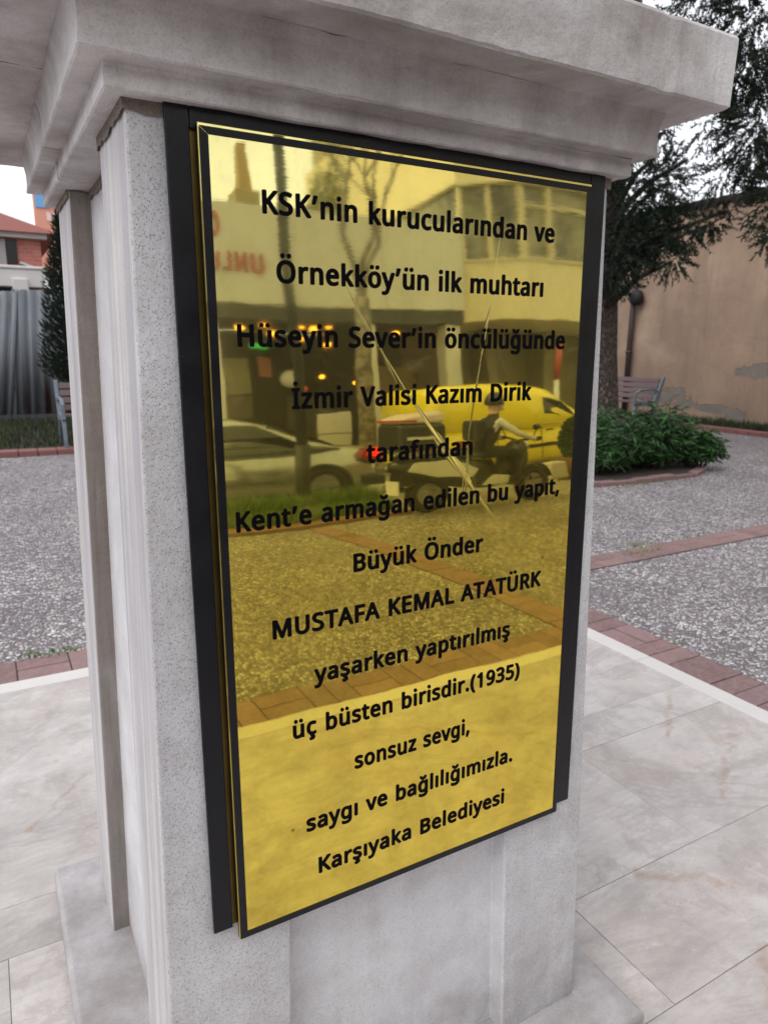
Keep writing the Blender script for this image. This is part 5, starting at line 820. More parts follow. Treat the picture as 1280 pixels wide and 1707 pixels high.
# columnar cypress in front of the fence
tr = thing('cypress', 'dark columnar cypress growing in front of the corrugated metal fence', 'tree', (1.30, 10.9, .02))
b = MB(); b.tube([(0, 0, -.05), (0, 0, 1.2), (0, 0, 2.8)], [.09, .07, .02], 8); b.build('trunk', MAT_BARK, tr)
lv = Leaves(44)
for i in range(9000):
    z = lv.r.uniform(.62, 3.15); f = (z - .62) / 2.5; rad_ = .52 * max(0, 1 - f) ** .55 * min(1, f * 6 + .35) + .03
    a = lv.r.uniform(0, 2*pi); q = rad_ * lv.r.uniform(.45, 1.12)
    lv.leaf(Vector((cos(a)*q, sin(a)*q, z)), Vector((cos(a)*.6, sin(a)*.6, lv.r.uniform(.2, 1.4))), lv.r.uniform(.06, .13), .028)
lv.build('crown', MAT_CYP, tr)

# corrugated metal fence
def sheet_mat():
    k = M('corrugated_sheet', .6, .15)
    c = k.mix(k.noise(1.4, 5, .6, k.co(scale=(1, 1, .4))), C('#5c6066'), C('#8c9096'))
    c = k.mix(k.mr(k.noise(1.1, 6, .65, k.co(scale=(2.6, 1, .35), loc=(3, 0, 1))), .50, .62, 0, .9), c, C('#5a3622'))
    k.color(c); return k.m
MAT_SHEET = sheet_mat()
fn = thing('sheet_fence', 'old corrugated grey metal sheet fence with rust streaks behind the cypress', 'fence', (3.0, 13.0, 0))
for i in range(17):
    b = MB(); x0 = -7.0 + i * .9; N = 44; vs = []; fs = []; lean = -.10 + r3.uniform(-.04, .04)
    for j in range(N + 1):
        x = x0 + j * .92 / N; y = .022 * sin(j / N * 2 * pi * 6 + .5 * sin(j * .7 + i)) + .012 * (i % 2) + r3.uniform(-.008, .008)
        vs += [(x + lean, y, .12), (x - lean, y, 2.06 + r3.uniform(-.01, .01) + .03 * (i % 2))]
    for j in range(N): fs.append((2*j, 2*j+2, 2*j+3, 2*j+1))
    b.add(vs, fs, True); o = b.build('sheet', MAT_SHEET, fn, fix=False)
    sm = o.modifiers.new('thick', 'SOLIDIFY'); sm.thickness = .004
b = MB(); b.box(-7, 8.3, .06, .11, .5, .56); b.box(-7, 8.3, .06, .11, 1.7, 1.76); b.build('rail', MAT_PIPE, fn)
# low white roofed shed behind the fence
sh = thing('shed', 'low white shed with a thick white eave and downpipe box behind the fence', 'shed', (-1.5, 15.0, 0))
MAT_WHITE = plain('white_paint', C('#d9d4cf'), .6, var=.12, sc=3); MAT_GREYW = plain('grey_wall', C('#6a7078'), .8, var=.2)
b = MB(); b.box(-5, 2.62, .35, 3, -.2, 2.35); b.build('wall', MAT_GREYW, sh)
b = MB(); b.box(-5, 2.70, -.10, .3, 2.25, 2.56); b.box(-5, 2.72, -.12, 3.2, 2.561, 2.62); b.build('eave', MAT_WHITE, sh, bevel=.02)
b = MB(); b.box(2.16, 2.42, -.16, .1, 2.10, 2.40); b.build('downpipe_box', MAT_WHITE, sh, bevel=.02)
# brick house
hs_ = thing('brick_house', 'red brick house with a low red roof and a dark window beyond the fence', 'house', (-2.0, 22.0, 0))
k = M('red_brickwork', .85); bt = k.n('TexBrick', Scale=2.6); k.set(bt.inputs['Vector'], k.co(rot=(pi/2, 0, 0)))
bt.inputs['Color1'].default_value = C('#c27a6e'); bt.inputs['Color2'].default_value = C('#b56c61'); bt.inputs['Mortar'].default_value = C('#c09a8e'); bt.inputs['Mortar Size'].default_value = .012
k.color(bt.outputs[0]); MAT_BRK = k.m
MAT_ROOF = plain('roof_red', C('#c4837b'), .75, var=.15, sc=2); MAT_DARK = plain('dark_opening', C('#1b1718'), .3)
b = MB(); b.box(-8, 3.75, .0, 7, -.2, 3.93); b.build('wall', MAT_BRK, hs_)
b = MB(); b.box(-8, 2.90, -.06, -.002, -.2, 3.90); b.build('pale_render', plain('pale_render', C('#b8b1ad'), .8), hs_)
b = MB(); b.box(2.91, 3.17, -.05, -.002, 3.30, 3.90); b.build('window', MAT_DARK, hs_)
b = MB(); b.box(-8, 3.9, -.3, .02, 3.94, 4.06); b.build('cornice_band', MAT_WHITE, hs_)
b = MB(); b.prism([(-8.2, 4.061), (4.2, 4.061), (2.6, 4.55), (-8.2, 5.7)], -.5, 7.4); b.build('roof', MAT_ROOF, hs_)
b = MB(); b.box(3.0, 3.6, -.7, -.05, 0, .05, Matrix.Translation((0, 0, 3.3)) @ Matrix.Rotation(.35, 4, 'Y') @ Matrix.Translation((0, 0, 1.05))); b.build('awning', MAT_WHITE, hs_)
# orange billboard far behind
bl = thing('billboard', 'large orange billboard with a blue corner square and white lines above the houses', 'billboard', (4.6, 38.0, 0))
b = MB(); b.box(-1.7, 3.2, 0, .3, 4.6, 7.95); b.build('panel', plain('banner_orange', C('#e6a288'), .7, var=.06, sc=1), bl)
b = MB(); b.box(-1.62, -1.02, -.05, -.002, 7.30, 7.88); b.build('logo_square', plain('banner_blue', C('#6fb2e4'), .7, var=.04), bl)
rr_ = random.Random(4); MAT_BWH = plain('banner_white', C('#ead9d4'), .7, var=.03)
for z, x0, x1 in ((6.75, -1.2, 2.2), (6.1, -.9, 1.6), (5.45, -1.0, 2.0)):
    x = x0; b = MB()
    while x < x1:
        w = rr_.uniform(.16, .3); b.box(x, x + w, -.04, -.002, z, z + .36); x += w + .07
    b.build('text_row', MAT_BWH, bl)
for sx in (-1.2, 2.6):
    b = MB(); b.tube([(sx, .2, -.2), (sx, .2, 4.7)], .12, 8); b.build('post', MAT_PIPE, bl)
# ------------------------------------------------------------------ the street behind the camera (seen mirrored in the brass)
b = MB(); b.box(3.5, 26, -5.25, -4.121, -.195, PZ - .001); b.box(-22, 3.5, -5.25, -5.10, -.195, -.0)
tag(b.build('pavement', MAT_GRAVEL), kind='structure')
b = MB(); b.box(-60, 60, -9.6, -5.251, -.3, -.12); tag(b.build('road', plain('asphalt_pale', C('#8b8a88'), .8, var=.15, sc=3, bump=.2)), kind='structure')
b = MB(); b.box(-60, 60, -40, -9.601, -.3, .0); tag(b.build('far_pavement', plain('pavement_slabs', C('#9a948c'), .8, var=.2, sc=2)), kind='structure')
b = MB(); b.box(-22, 3.499, -5.099, -4.36, -.18, .015); tag(b.build('verge_soil', MAT_SOIL), kind='structure')
b = MB(); b.box(-22, 3.499, -4.359, -4.121, -.18, .03); tag(b.build('verge_edging', plain('edging_brown', C('#7a5a48'), .85, var=.25, sc=8)), kind='structure')
lv = Leaves(61)
for i in range(16000):
    x, y = lv.r.uniform(.2, 3.48), lv.r.uniform(-5.08, -4.38)
    lv.leaf(Vector((x, y, .01)), Vector((lv.r.uniform(-.6, .6), lv.r.uniform(-.6, .6), 1)), lv.r.uniform(.06, .20) * (1.75 if y < -4.7 else 1.0), .013)
tag(lv.build('grass', MAT_WEED), 'strip of bright green grass between the paving and the road', 'grass', kind='stuff')

def wheel(parent, x, y, z, r, w, mt, mr_, side=1):
    t = MB(); MM = Matrix.Translation((x, y, z)) @ Matrix.Rotation(pi/2, 4, 'X')
    t.lathe([(r*.62, -w/2), (r*.9, -w/2), (r, -w*.32), (r, w*.32), (r*.9, w/2), (r*.62, w/2)], 28, MM, closed=True)
    o = t.build('wheel', mt, parent)
    q = MB(); q.lathe([(.001, -w*.30), (r*.18, -w*.36), (r*.25, -w*.22), (r*.5, -w*.26), (r*.63, -w*.44), (r*.63, w*.44), (r*.5, w*.26), (r*.25, w*.22), (r*.18, w*.36), (.001, w*.30)], 20, MM)
    for k in range(5):
        a = 2*pi*k/5; q.box(-.022, .022, -w*.36, w*.36, r*.15, r*.6, Matrix.Translation((x, y, z)) @ Matrix.Rotation(a, 4, 'Y'))
    q.build('rim', mr_, o)
    return o
MAT_TYRE = plain('tyre', C('#1a1a1b'), .8, var=.2); MAT_RIM = plain('alloy', C('#a5a6a8'), .35, .8)
def paint(name, col, metal=0, rough=.25):
    k = M(name, rough, metal); k.color(k.mix(k.noise(3, 3), col, tuple(c*.93 for c in col[:3]) + (1,)))
    k.p.inputs['Coat Weight'].default_value = .6; k.p.inputs['Coat Roughness'].default_value = .06; return k.m
kg = M('dark_glass', .08, 0, .6); kg.color(C('#0d1110')); MAT_GLASS = kg.m
MAT_TRIM = plain('black_trim', C('#161618'), .5)
MAT_RED = emis('tail_lamp', C('#e8150f'), 1.6)
MAT_REDD = plain('tail_lens', C('#8a1411'), .25)

def ring(x, zb, zt, w, wt=None, r=.35):
    """rounded car cross section at x"""
    wt = w if wt is None else wt; h = zt - zb
    q = [(-w*.86, zb), (-w, zb + h*.16), (-w*1.0, zb + h*.45), (-(w + (wt-w)*.55), zb + h*.74), (-wt*.9, zb + h*.95), (-wt*.6, zt), (0, zt + .012)]
    return [(x, y, z) for y, z in q] + [(x, -y, z) for y, z in reversed(q[:-1])]
def car(label, loc, rz, st, gh, mat, wheels, glass, cat='car', name='parked_car', extra=None):
    t = thing(name, label, cat, loc, rz)
    b = MB(); b.loft([ring(*s) for s in st]); b.build('body', mat, t)
    b = MB(); b.loft([ring(*s) for s in gh]); b.build('cabin', mat, t)
    for poly, w_, wt_, zb_, zt_ in glass:
        for sg in (-1, 1):
            # side glazing follows the tumblehome: bottom edge at y0, top edge at y1
            b = MB()
            def yy(z, o):
                f = (z - zb_) / (zt_ - zb_); K = ((0, w_ * .86), (.16, w_), (.45, w_), (.74, w_ + (wt_ - w_) * .55), (.95, wt_ * .9))
                for (f0, a), (f1, c) in zip(K, K[1:]):
                    if f <= f1: break
                return sg * (a + (c - a) * (f - f0) / (f1 - f0) + o)
            zs_ = sorted(set([p[1] for p in poly] + [zb_ + (zt_ - zb_) * f for f in (.45, .74)])); fine = []
            for A, B_ in zip(poly, poly[1:] + poly[:1]):
                fine.append(A); mids = [z for z in zs_ if min(A[1], B_[1]) + .004 < z < max(A[1], B_[1]) - .004]
                for z in (mids if B_[1] > A[1] else reversed(mids)):
                    u = (z - A[1]) / (B_[1] - A[1]); fine.append((A[0] + (B_[0] - A[0]) * u, z))
            poly = fine; n = len(poly); vs = [(x, yy(z, .006), z) for x, z in poly] + [(x, yy(z, -.03), z) for x, z in poly]
            b.add(vs, [list(range(n)), list(range(2*n-1, n-1, -1))] + [(i, n+i, n+(i+1) % n, (i+1) % n) for i in range(n)])
            b.build('side_window', MAT_GLASS, t)
    for x, r, w, y in wheels:
        for sg in (-1, 1):
            wheel(t, x, sg*y, r, r, w, MAT_TYRE, MAT_RIM)
            b = MB(); b.lathe([(r*1.02, -.01), (r*1.16, -.01), (r*1.16, .02), (r*1.02, .02)], 24, Matrix.Translation((x, sg*(y + w*.42), r)) @ Matrix.Rotation(pi/2, 4, 'X'), closed=True); b.build('wheel_arch', MAT_TRIM, t)
    return t
# silver saloon, local +x forward, 4.45 m
SED = [(-2.22,.34,.66,.55,.5), (-2.17,.26,.84,.74,.66), (-2.0,.21,.89,.82,.74), (-1.5,.19,.92,.86,.8), (-.6,.19,.92,.87,.82), (.4,.19,.91,.87,.82), (1.0,.19,.89,.86,.8), (1.6,.20,.80,.84,.74), (2.0,.22,.70,.78,.66), (2.2,.28,.6,.64,.5)]
SGH = [(-1.66,.86,.90,.72,.6), (-1.3,.86,1.06,.79,.62), (-.85,.86,1.30,.82,.60), (-.45,.86,1.40,.83,.60), (.1,.86,1.42,.83,.60), (.55,.86,1.35,.83,.60), (1.0,.86,1.08,.81,.66), (1.28,.86,.9,.78,.66)]
sed = car('silver grey saloon car with its red tail lamp lit, standing beyond the grass verge', (2.0, -6.80, -.12), pi, SED, SGH, paint('grey_paint', C('#a6a9ab'), .8, .2),
          [(-1.38, .31, .2, .78), (1.32, .31, .2, .78)], [([(-1.22, .93), (-.02, .93), (-.02, 1.32), (-.62, 1.29)], .83, .60, .86, 1.42), ([(.04, .93), (1.02, .92), (.52, 1.28), (.04, 1.32)], .83, .60, .86, 1.42)])
b = MB(); b.box(-1.62, -1.0, -.62, .62, 0, .02, Matrix.Translation((0, 0, 0))); 
b = MB(); b.add([(-1.60, -.66, .935), (-1.60, .66, .935), (-.86, .56, 1.325), (-.86, -.56, 1.325), (-1.57, -.64, .90), (-1.57, .64, .90), (-.83, .54, 1.29), (-.83, -.54, 1.29)], [(0,1,2,3), (7,6,5,4), (0,4,5,1), (1,5,6,2), (2,6,7,3), (3,7,4,0)]); b.build('rear_window', MAT_GLASS, sed)
b = MB(); b.add([(1.30, -.70, .92), (1.30, .70, .92), (.56, .57, 1.37), (.56, -.57, 1.37), (1.27, -.68, .89), (1.27, .68, .89), (.53, .55, 1.34), (.53, -.55, 1.34)], [(3,2,1,0), (4,5,6,7), (0,1,5,4), (1,2,6,5), (2,3,7,6), (3,0,4,7)]); b.build('windscreen', MAT_GLASS, sed)
for sg in (-1, 1):
    b = MB(); b.prism([(-2.20, .60), (-1.86, .70), (-1.92, .86), (-2.10, .86), (-2.19, .80)], sg*.70, sg*.862); o = b.build('tail_lamp', MAT_REDD, sed, bevel=.015)
    b = MB(); b.prism([(-2.16, .70), (-1.95, .74), (-1.98, .85), (-2.12, .85)], sg*.69, sg*.868); b.build('lamp_glow', MAT_RED, o, bevel=.008)
    b = MB(); b.box(1.9, 2.14, min(sg*.52, sg*.76), max(sg*.52, sg*.76), .56, .68); b.build('headlight', MAT_RIM, sed, bevel=.03)
    b = MB(); b.box(.78, .92, min(sg*.86, sg*1.02), max(sg*.86, sg*1.02), .93, 1.05); b.build('wing_mirror', paint('mirror_paint', C('#9a9da0'), .8), sed, bevel=.03)
    b = MB(); b.box(-2.24, -1.9, min(sg*.3, sg*.87), max(sg*.3, sg*.87), .27, .42); b.build('bumper_corner', MAT_TRIM, sed, bevel=.03)
# yellow panel van, 4.3 m, facing +x
YEL = paint('yellow_paint', (.86, .70, .012, 1), 0, .3)
VAN = [(-2.12,.30,.95,.72,.70), (-2.08,.22,1.0,.84,.82), (-1.5,.2,1.0,.87,.86), (.6,.2,1.0,.87,.86), (1.1,.2,1.0,.86,.83), (1.55,.21,.96,.84,.76), (1.95,.24,.82,.76,.64), (2.14,.32,.66,.6,.5)]
VGH = [(-2.10,.92,1.72,.84,.80), (-2.04,.92,1.85,.855,.815), (-1.2,.92,1.90,.865,.82), (.1,.92,1.88,.865,.82), (.42,.92,1.80,.86,.80), (.75,.92,1.58,.85,.77), (1.1,.92,1.28,.84,.75), (1.42,.92,1.0,.82,.72)]
van = car('bright yellow panel van on the road behind the scooter rider', (8.12, -8.47, -.12), 0, VAN, VGH, YEL, [(-1.35, .31, .2, .79), (1.28, .31, .2, .79)], [([(.18, 1.03), (1.06, 1.03), (.60, 1.52), (.40, 1.60), (.18, 1.62)], .865, .82, .92, 1.88)], 'van', 'panel_van')
b = MB(); b.add([(1.46, -.72, 1.01), (1.46, .72, 1.01), (.55, .62, 1.73), (.55, -.62, 1.73), (1.42, -.7, .98), (1.42, .7, .98), (.51, .6, 1.70), (.51, -.6, 1.70)], [(3,2,1,0), (4,5,6,7), (0,1,5,4), (1,2,6,5), (2,3,7,6), (3,0,4,7)]); b.build('windscreen', MAT_GLASS, van)
for sg in (-1, 1):
    b = MB(); b.box(-2.13, -2.03, min(sg*.66, sg*.83), max(sg*.66, sg*.83), .80, 1.25); b.build('tail_lamp', MAT_REDD, van, bevel=.02)
    b = MB(); b.box(1.86, 2.06, min(sg*.44, sg*.70), max(sg*.44, sg*.70), .60, .76); b.build('headlight', MAT_RIM, van, bevel=.03)
    b = MB(); b.box(.98, 1.10, min(sg*.87, sg*1.05), max(sg*.87, sg*1.05), 1.05, 1.25); b.build('wing_mirror', MAT_TRIM, van, bevel=.03)
    b = MB(); b.box(-1.95, 1.5, min(sg*.872, sg*.884), max(sg*.872, sg*.884), .55, .63); b.build('rub_strip', MAT_TRIM, van, bevel=.004)
    b = MB(); b.box(.10, .112, min(sg*.868, sg*.876), max(sg*.868, sg*.876), .3, 1.0); b.box(-.86, -.85, min(sg*.868, sg*.876), max(sg*.868, sg*.876), .3, 1.7); b.box(-.85, .10, min(sg*.868, sg*.8745), max(sg*.868, sg*.8745), .96, .972); b.build('door_gap', MAT_TRIM, van)
    b = MB(); b.box(.2, .36, min(sg*.872, sg*.892), max(sg*.872, sg*.892), .90, .935); b.build('door_handle', MAT_TRIM, van, bevel=.006)
b = MB(); b.box(-1.74, -1.58, .878, .884, .62, .78); b.box(-1.52, -1.40, .878, .884, .66, .90); b.build('side_mark', plain('mark_red', C('#8a3a22'), .5), van)

# scooter with a delivery box, heading +x
sc_ = thing('scooter', 'black delivery scooter with a large black top box, standing on the paving by the road', 'scooter', (3.66, -4.12, PZ), rad(-3))
MAT_BLK = plain('scooter_black', C('#141415'), .3); MAT_PALE = plain('scooter_pale_panel', C('#cfcfc8'), .3); MAT_CHR = plain('chrome', C('#c9c9c9'), .15, 1.0)
wheel(sc_, 0, 0, .235, .235, .095, MAT_TYRE, MAT_RIM); wheel(sc_, 1.36, 0, .235, .235, .085, MAT_TYRE, MAT_RIM)
def srings(L): return [[(x, y*w, zc + z*h) for y, z in ((-.8,-1),(-1,-.4),(-1,.4),(-.7,1),(.7,1),(1,.4),(1,-.4),(.8,-1))] for x, w, zc, h in L]
b = MB(); b.loft(srings([(-.42,.05,.60,.05), (-.25,.13,.58,.12), (.0,.18,.54,.17), (.28,.19,.48,.19), (.55,.17,.46,.17), (.74,.14,.46,.16), (.78,.10,.42,.10)])); b.build('rear_body', MAT_BLK, sc_)
for sg in (-1, 1):
    b = MB(); b.prism([(-.36,.56), (-.05,.47), (.40,.42), (.50,.52), (.15,.66), (-.30,.66)], sg*.185, sg*.2); b.build('side_panel', MAT_PALE, sc_, bevel=.012)
    b = MB(); b.prism([(.56,.30), (.86,.26), (.90,.40), (.70,.43)], sg*.15, sg*.17); b.build('leg_panel', MAT_PALE, sc_, bevel=.012)
b = MB(); b.loft(srings([(-.34,.10,.70,.03), (-.1,.15,.71,.04), (.25,.16,.70,.045), (.60,.14,.685,.04), (.78,.10,.66,.03)])); b.build('seat', plain('seat_vinyl', C('#1b1b1d'), .6), sc_)
b = MB(); b.box(.5, 1.02, -.17, .17, .27, .32); b.build('footboard', MAT_BLK, sc_, bevel=.02)
b = MB(); b.loft(srings([(.98,.16,.36,.10), (1.06,.20,.50,.16), (1.13,.19,.64,.14), (1.16,.12,.78,.06)])); b.build('front_shield', MAT_BLK, sc_)
b = MB(); b.tube([(1.16, 0, .84), (1.22, 0, .62), (1.36, 0, .24)], [.035, .035, .03], 10); b.build('fork', MAT_BLK, sc_)
b = MB(); b.lathe([(.25, -.06), (.275, -.04), (.275, .04), (.25, .06)], 24, Matrix.Translation((1.36, 0, .245)) @ Matrix.Rotation(pi/2, 4, 'X'), closed=True)
for i, v in enumerate(b.v):
    if v[2] < .30: b.v[i] = (v[0], v[1], .30)
b.build('front_mudguard', MAT_BLK, sc_)
b = MB(); b.tube([(1.18, -.34, .87), (1.20, -.16, .86), (1.18, 0, .83), (1.20, .16, .86), (1.18, .34, .87)], .016, 8); b.build('handlebar', MAT_BLK, sc_)
for sg in (-1, 1):
    b = MB(); b.tube([(1.178, sg*.21, .872), (1.17, sg*.34, .873)], .024, 10); b.build('grip', MAT_TYRE, sc_)
    b = MB(); b.tube([(1.20, sg*.2, .87), (1.19, sg*.26, .99)], .007, 6); o = b.build('mirror_stalk', MAT_BLK, sc_)
    q = MB(); q.ball((1.18, sg*.28, 1.02), (.02, .055, .04), 12, 8); q.build('mirror_head', MAT_BLK, o)
b = MB(); b.ball((1.22, 0, .76), (.05, .10, .08), 14, 8); b.build('headlight', MAT_CHR, sc_)
b = MB(); b.tube([(.35, -.16, .24), (-.1, -.2, .27), (-.36, -.2, .33)], [.03, .045, .05], 10); b.build('exhaust', MAT_CHR, sc_)
b = MB(); b.box(-.36, -.20, -.1, .1, .36, .52); b.build('rear_mudguard', MAT_BLK, sc_, bevel=.02)
b = MB(); b.box(-.40, -.385, -.11, .11, .26, .43); b.build('number_plate', plain('plate_white', C('#d8d8d2'), .5), sc_, bevel=.004)
b = MB(); b.box(-.30, -.12, -.11, .11, .68, .77); b.box(-.45, .02, -.16, .16, .765, .79); b.build('rack', MAT_CHR, sc_, bevel=.008)
tb = MB(); tb.box(-.45, .06, -.22, .22, .80, 1.12); o = tb.build('top_box', MAT_BLK, sc_, bevel=.05, seg=4)
q = MB(); q.loft([[(-.45, -.22, 1.125), (.06, -.22, 1.125), (.06, .22, 1.125), (-.45, .22, 1.125)], [(-.42, -.20, 1.18), (.05, -.20, 1.22), (.05, .20, 1.22), (-.42, .20, 1.18)], [(-.26, -.16, 1.235), (.02, -.16, 1.265), (.02, .16, 1.265), (-.26, .16, 1.235)]], smooth=False); q.build('lid', plain('lid_pale', C('#c9b7b0'), .35), o, bevel=.03, seg=3)
q = MB(); q.box(-.455, -.28, -.225, .225, 1.14, 1.17); q.build('lid_trim', plain('trim_red', C('#a94a44'), .4), o, bevel=.005)
for sg in (-1, 1):
    q = MB(); q.box(-.38, -.02, min(sg*.222, sg*.228), max(sg*.222, sg*.228), .93, .965); q.build('stripe', MAT_PALE, o)

# rider: one continuous skinned body, seated on the scooter, hands on the grips
MAT_SKIN = plain('skin', C('#c49a80'), .55, var=.1); MAT_VEST = plain('dark_vest', C('#1a1a1c'), .8, var=.3); MAT_SLEEVE = plain('white_sleeve', C('#c9c6bd'), .8, var=.12); MAT_TROU = plain('dark_trousers', C('#201f20'), .85, var=.25)
def person(label, loc, rz):
    t = thing('person', label, 'person', loc, rz)
    J = {'pel': (.42, 0, .80, .125), 'wai': (.45, 0, .95, .12), 'che': (.52, 0, 1.15, .135), 'nek': (.56, 0, 1.30, .055), 'hd0': (.575, 0, 1.38, .066), 'hd1': (.585, 0, 1.47, .095), 'hd2': (.575, 0, 1.545, .075)}
    E_ = [('pel', 'wai'), ('wai', 'che'), ('che', 'nek'), ('nek', 'hd0'), ('hd0', 'hd1'), ('hd1', 'hd2')]
    for s_, g in ((-1, 'r'), (1, 'l')):
        J.update({g+'sh': (.54, s_*.17, 1.22, .06), g+'el': (.70, s_*.30, 1.03, .045), g+'wr': (.91, s_*.315, .955, .032), g+'pa': (.965, s_*.315, .955, .036),
                  g+'hip': (.44, s_*.09, .78, .10), g+'kn': (.84, s_*.16, .74, .068), g+'an': (.76, s_*.14, .40, .045), g+'to': (.90, s_*.14, .355, .04)})
        E_ += [('che', g+'sh'), (g+'sh', g+'el'), (g+'el', g+'wr'), (g+'wr', g+'pa'), ('pel', g+'hip'), (g+'hip', g+'kn'), (g+'kn', g+'an'), (g+'an', g+'to')]
    names = list(J); me = bpy.data.meshes.new('body'); me.from_pydata([J[n][:3] for n in names], [(names.index(a), names.index(c)) for a, c in E_], [])
    o = bpy.data.objects.new('body', me); COL.objects.link(o)
    sk = o.modifiers.new('skin', 'SKIN'); sk.use_smooth_shade = True; sd_ = o.modifiers.new('s', 'SUBSURF'); sd_.levels = 2; sd_.render_levels = 2
    for i, n in enumerate(names):
        v = me.skin_vertices[0].data[i]; v.radius = (J[n][3], J[n][3] * (1.25 if n in ('che', 'wai', 'pel') else 1)); v.use_root = (n == 'pel')
    dg = bpy.context.evaluated_depsgraph_get(); m2 = bpy.data.meshes.new_from_object(o.evaluated_get(dg)); bpy.data.objects.remove(o)
    bm = bmesh.new(); bm.from_mesh(m2)
    # fingers curled round each grip, thumb beneath
    def cap(pts, r):
        q = MB(); q.tube(pts, [r, r*.95, r*.9, r*.75], 7); vs = [bm.verts.new(v) for v in q.v]
        for f in q.f: bm.faces.new([vs[i] for i in f]).smooth = True
    for s_ in (-1, 1):
        for k in range(4):
            y = s_ * (.285 + .021 * k); l = (1.0, 1.08, 1.0, .85)[k]
            cap([(.965, y, .972), (.965 + .035*l, y, .966), (.965 + .038*l, y, .930), (.965 + .004, y, .915)], .0098 - .0006*k)
        cap([(.945, s_*.282, .955), (.945, s_*.262, .93), (.965, s_*.252, .915), (.98, s_*.25, .915)], .0105)
    # face: nose, brow and ears as part of the same mesh
    for c, r in (((.685, 0, 1.465), (.02, .014, .022)), ((.585, .098, 1.46), (.022, .012, .032)), ((.585, -.098, 1.46), (.022, .012, .032)), ((.663, 0, 1.415), (.014, .026, .008))):
        q = MB(); q.ball(c, r, 8, 6); vs = [bm.verts.new(v) for v in q.v]
        for f in q.f:
            try: bm.faces.new([vs[i] for i in f]).smooth = True
            except ValueError: pass
    bm.to_mesh(m2); bm.free()
    for m in (MAT_SKIN, MAT_VEST, MAT_SLEEVE, MAT_TROU): m2.materials.append(m)
    for p in m2.polygons:
        c = p.center
        if c.z > 1.33: i = 0
        elif c.x > .93 and c.z > .88: i = 0
        elif abs(c.y) > .165 and c.z > .90: i = 2
        elif c.z > .86: i = 1
        else: i = 3
        p.material_index = i
    m2.name = 'body'; o = bpy.data.objects.new('body', m2); COL.objects.link(o); o.parent = t
    q = MB(); q.lathe([(.001, .135), (.06, .125), (.10, .085), (.122, .02), (.122, -.03), (.108, -.05)], 18, Matrix.Translation((.572, 0, 1.50))); h = q.build('helmet', MAT_BLK, t)
    q = MB(); q.ball((.655, 0, 1.415), (.045, .075, .045), 12, 8); q.build('face_mask', MAT_SLEEVE, t)
    for s_ in (-1, 1):
        q = MB(); q.ball((.672, s_*.034, 1.485), (.008, .012, .008), 8, 6); q.build('eye', MAT_TRIM, t)
        q = MB(); q.loft([[(.70 + a, s_*.14 + y, .322) for a, y in ((0,-.04),(.2,-.045),(.26,0),(.2,.045),(0,.04))], [(.70 + a, s_*.14 + y, .40) for a, y in ((.02,-.04),(.14,-.04),(.20,0),(.14,.04),(.02,.04))]], smooth=False); q.build('shoe', MAT_TRIM, t, bevel=.01)
    q = MB(); q.box(.20, .33, -.16, .16, .95, 1.25); q.build('backpack', MAT_VEST, t, bevel=.04, seg=3)
    return t
pr_ = person('rider in a dark vest and white sleeves seated on the scooter with the top box', (3.66 + .325, -4.135, PZ + .05), rad(-3)); pr_.scale = (.88, .88, .86)

# street pole, sign post, verge shrub and concrete block
sp = thing('street_pole', 'tall dark street pole rising from the grass verge', 'pole', (2.72, -4.98, 0))
MAT_POLE = plain('pole_green_black', C('#2c2d28'), .6, var=.25)
b = MB(); b.tube([(0, 0, 0), (0, 0, .9)], .075, 14); b.tube([(0, 0, .9), (-.02, 0, 4.0), (-.05, 0, 7.5)], [.058, .052, .042], 14); b.build('shaft', MAT_POLE, sp)
b = MB(); b.tube([(-.05, 0, 7.4), (-.05, .5, 7.8), (-.05, 1.4, 7.9)], .03, 8); b.build('arm', MAT_POLE, sp)
b = MB(); b.box(-.15, .05, 1.3, 1.9, 7.84, 7.95); b.build('lamp_head', MAT_POLE, sp, bevel=.03)
b = MB(); b.lathe([(.08, 0), (.12, .0), (.12, .03), (.08, .05)], 16, closed=True); b.build('base_plate', MAT_POLE, sp)
sp = thing('sign_post', 'red and white banded post at the far kerb beyond the yellow van', 'post', (10.65, -9.8, 0))
b = MB(); b.tube([(0, 0, 0), (0, 0, 2.0)], .06, 12); b.build('lower_band', MAT_WHITE, sp)
b = MB(); b.tube([(0, 0, 2.001), (0, 0, 2.75)], .066, 12); b.build('upper_band', plain('band_red', C('#a8402c'), .5), sp)
b = MB(); b.loft([[(6.42, -5.72, 0), (6.80, -5.72, 0), (6.80, -5.42, 0), (6.42, -5.42, 0)], [(6.46, -5.68, .30), (6.76, -5.68, .30), (6.76, -5.46, .30), (6.46, -5.46, .30)]], smooth=False)
tag(b.build('concrete_block', plain('concrete_pale', C('#b9b4aa'), .8, var=.2), bevel=.03), 'pale concrete block at the kerb in front of the scooter', 'block')
b = MB(); b.box(6.90, 7.40, -5.8, -5.4, -.12, .34); tag(b.build('brick_planter', plain('planter_brown', C('#7b5646'), .85, var=.3, sc=10), bevel=.02), 'brown brick planter box holding a green shrub at the kerb', 'planter')
t = thing('shrub', 'rounded green shrub growing in the brown planter at the kerb', 'shrub', (7.16, -5.6, .3))
lv = Leaves(71); st = MB(); st.tube([(0, 0, -.05), (0, 0, .4)], .03, 6)
for i in range(2600):
    q = lv.rnd(); q = q.normalized() * (q.length ** .4); lv.leaf(Vector((q.x*.26, q.y*.26, .34 + q.z*.38)), q, .09, .045)
lv.build('foliage', MAT_BUSH, t); st.build('stem', MAT_BARK, t)
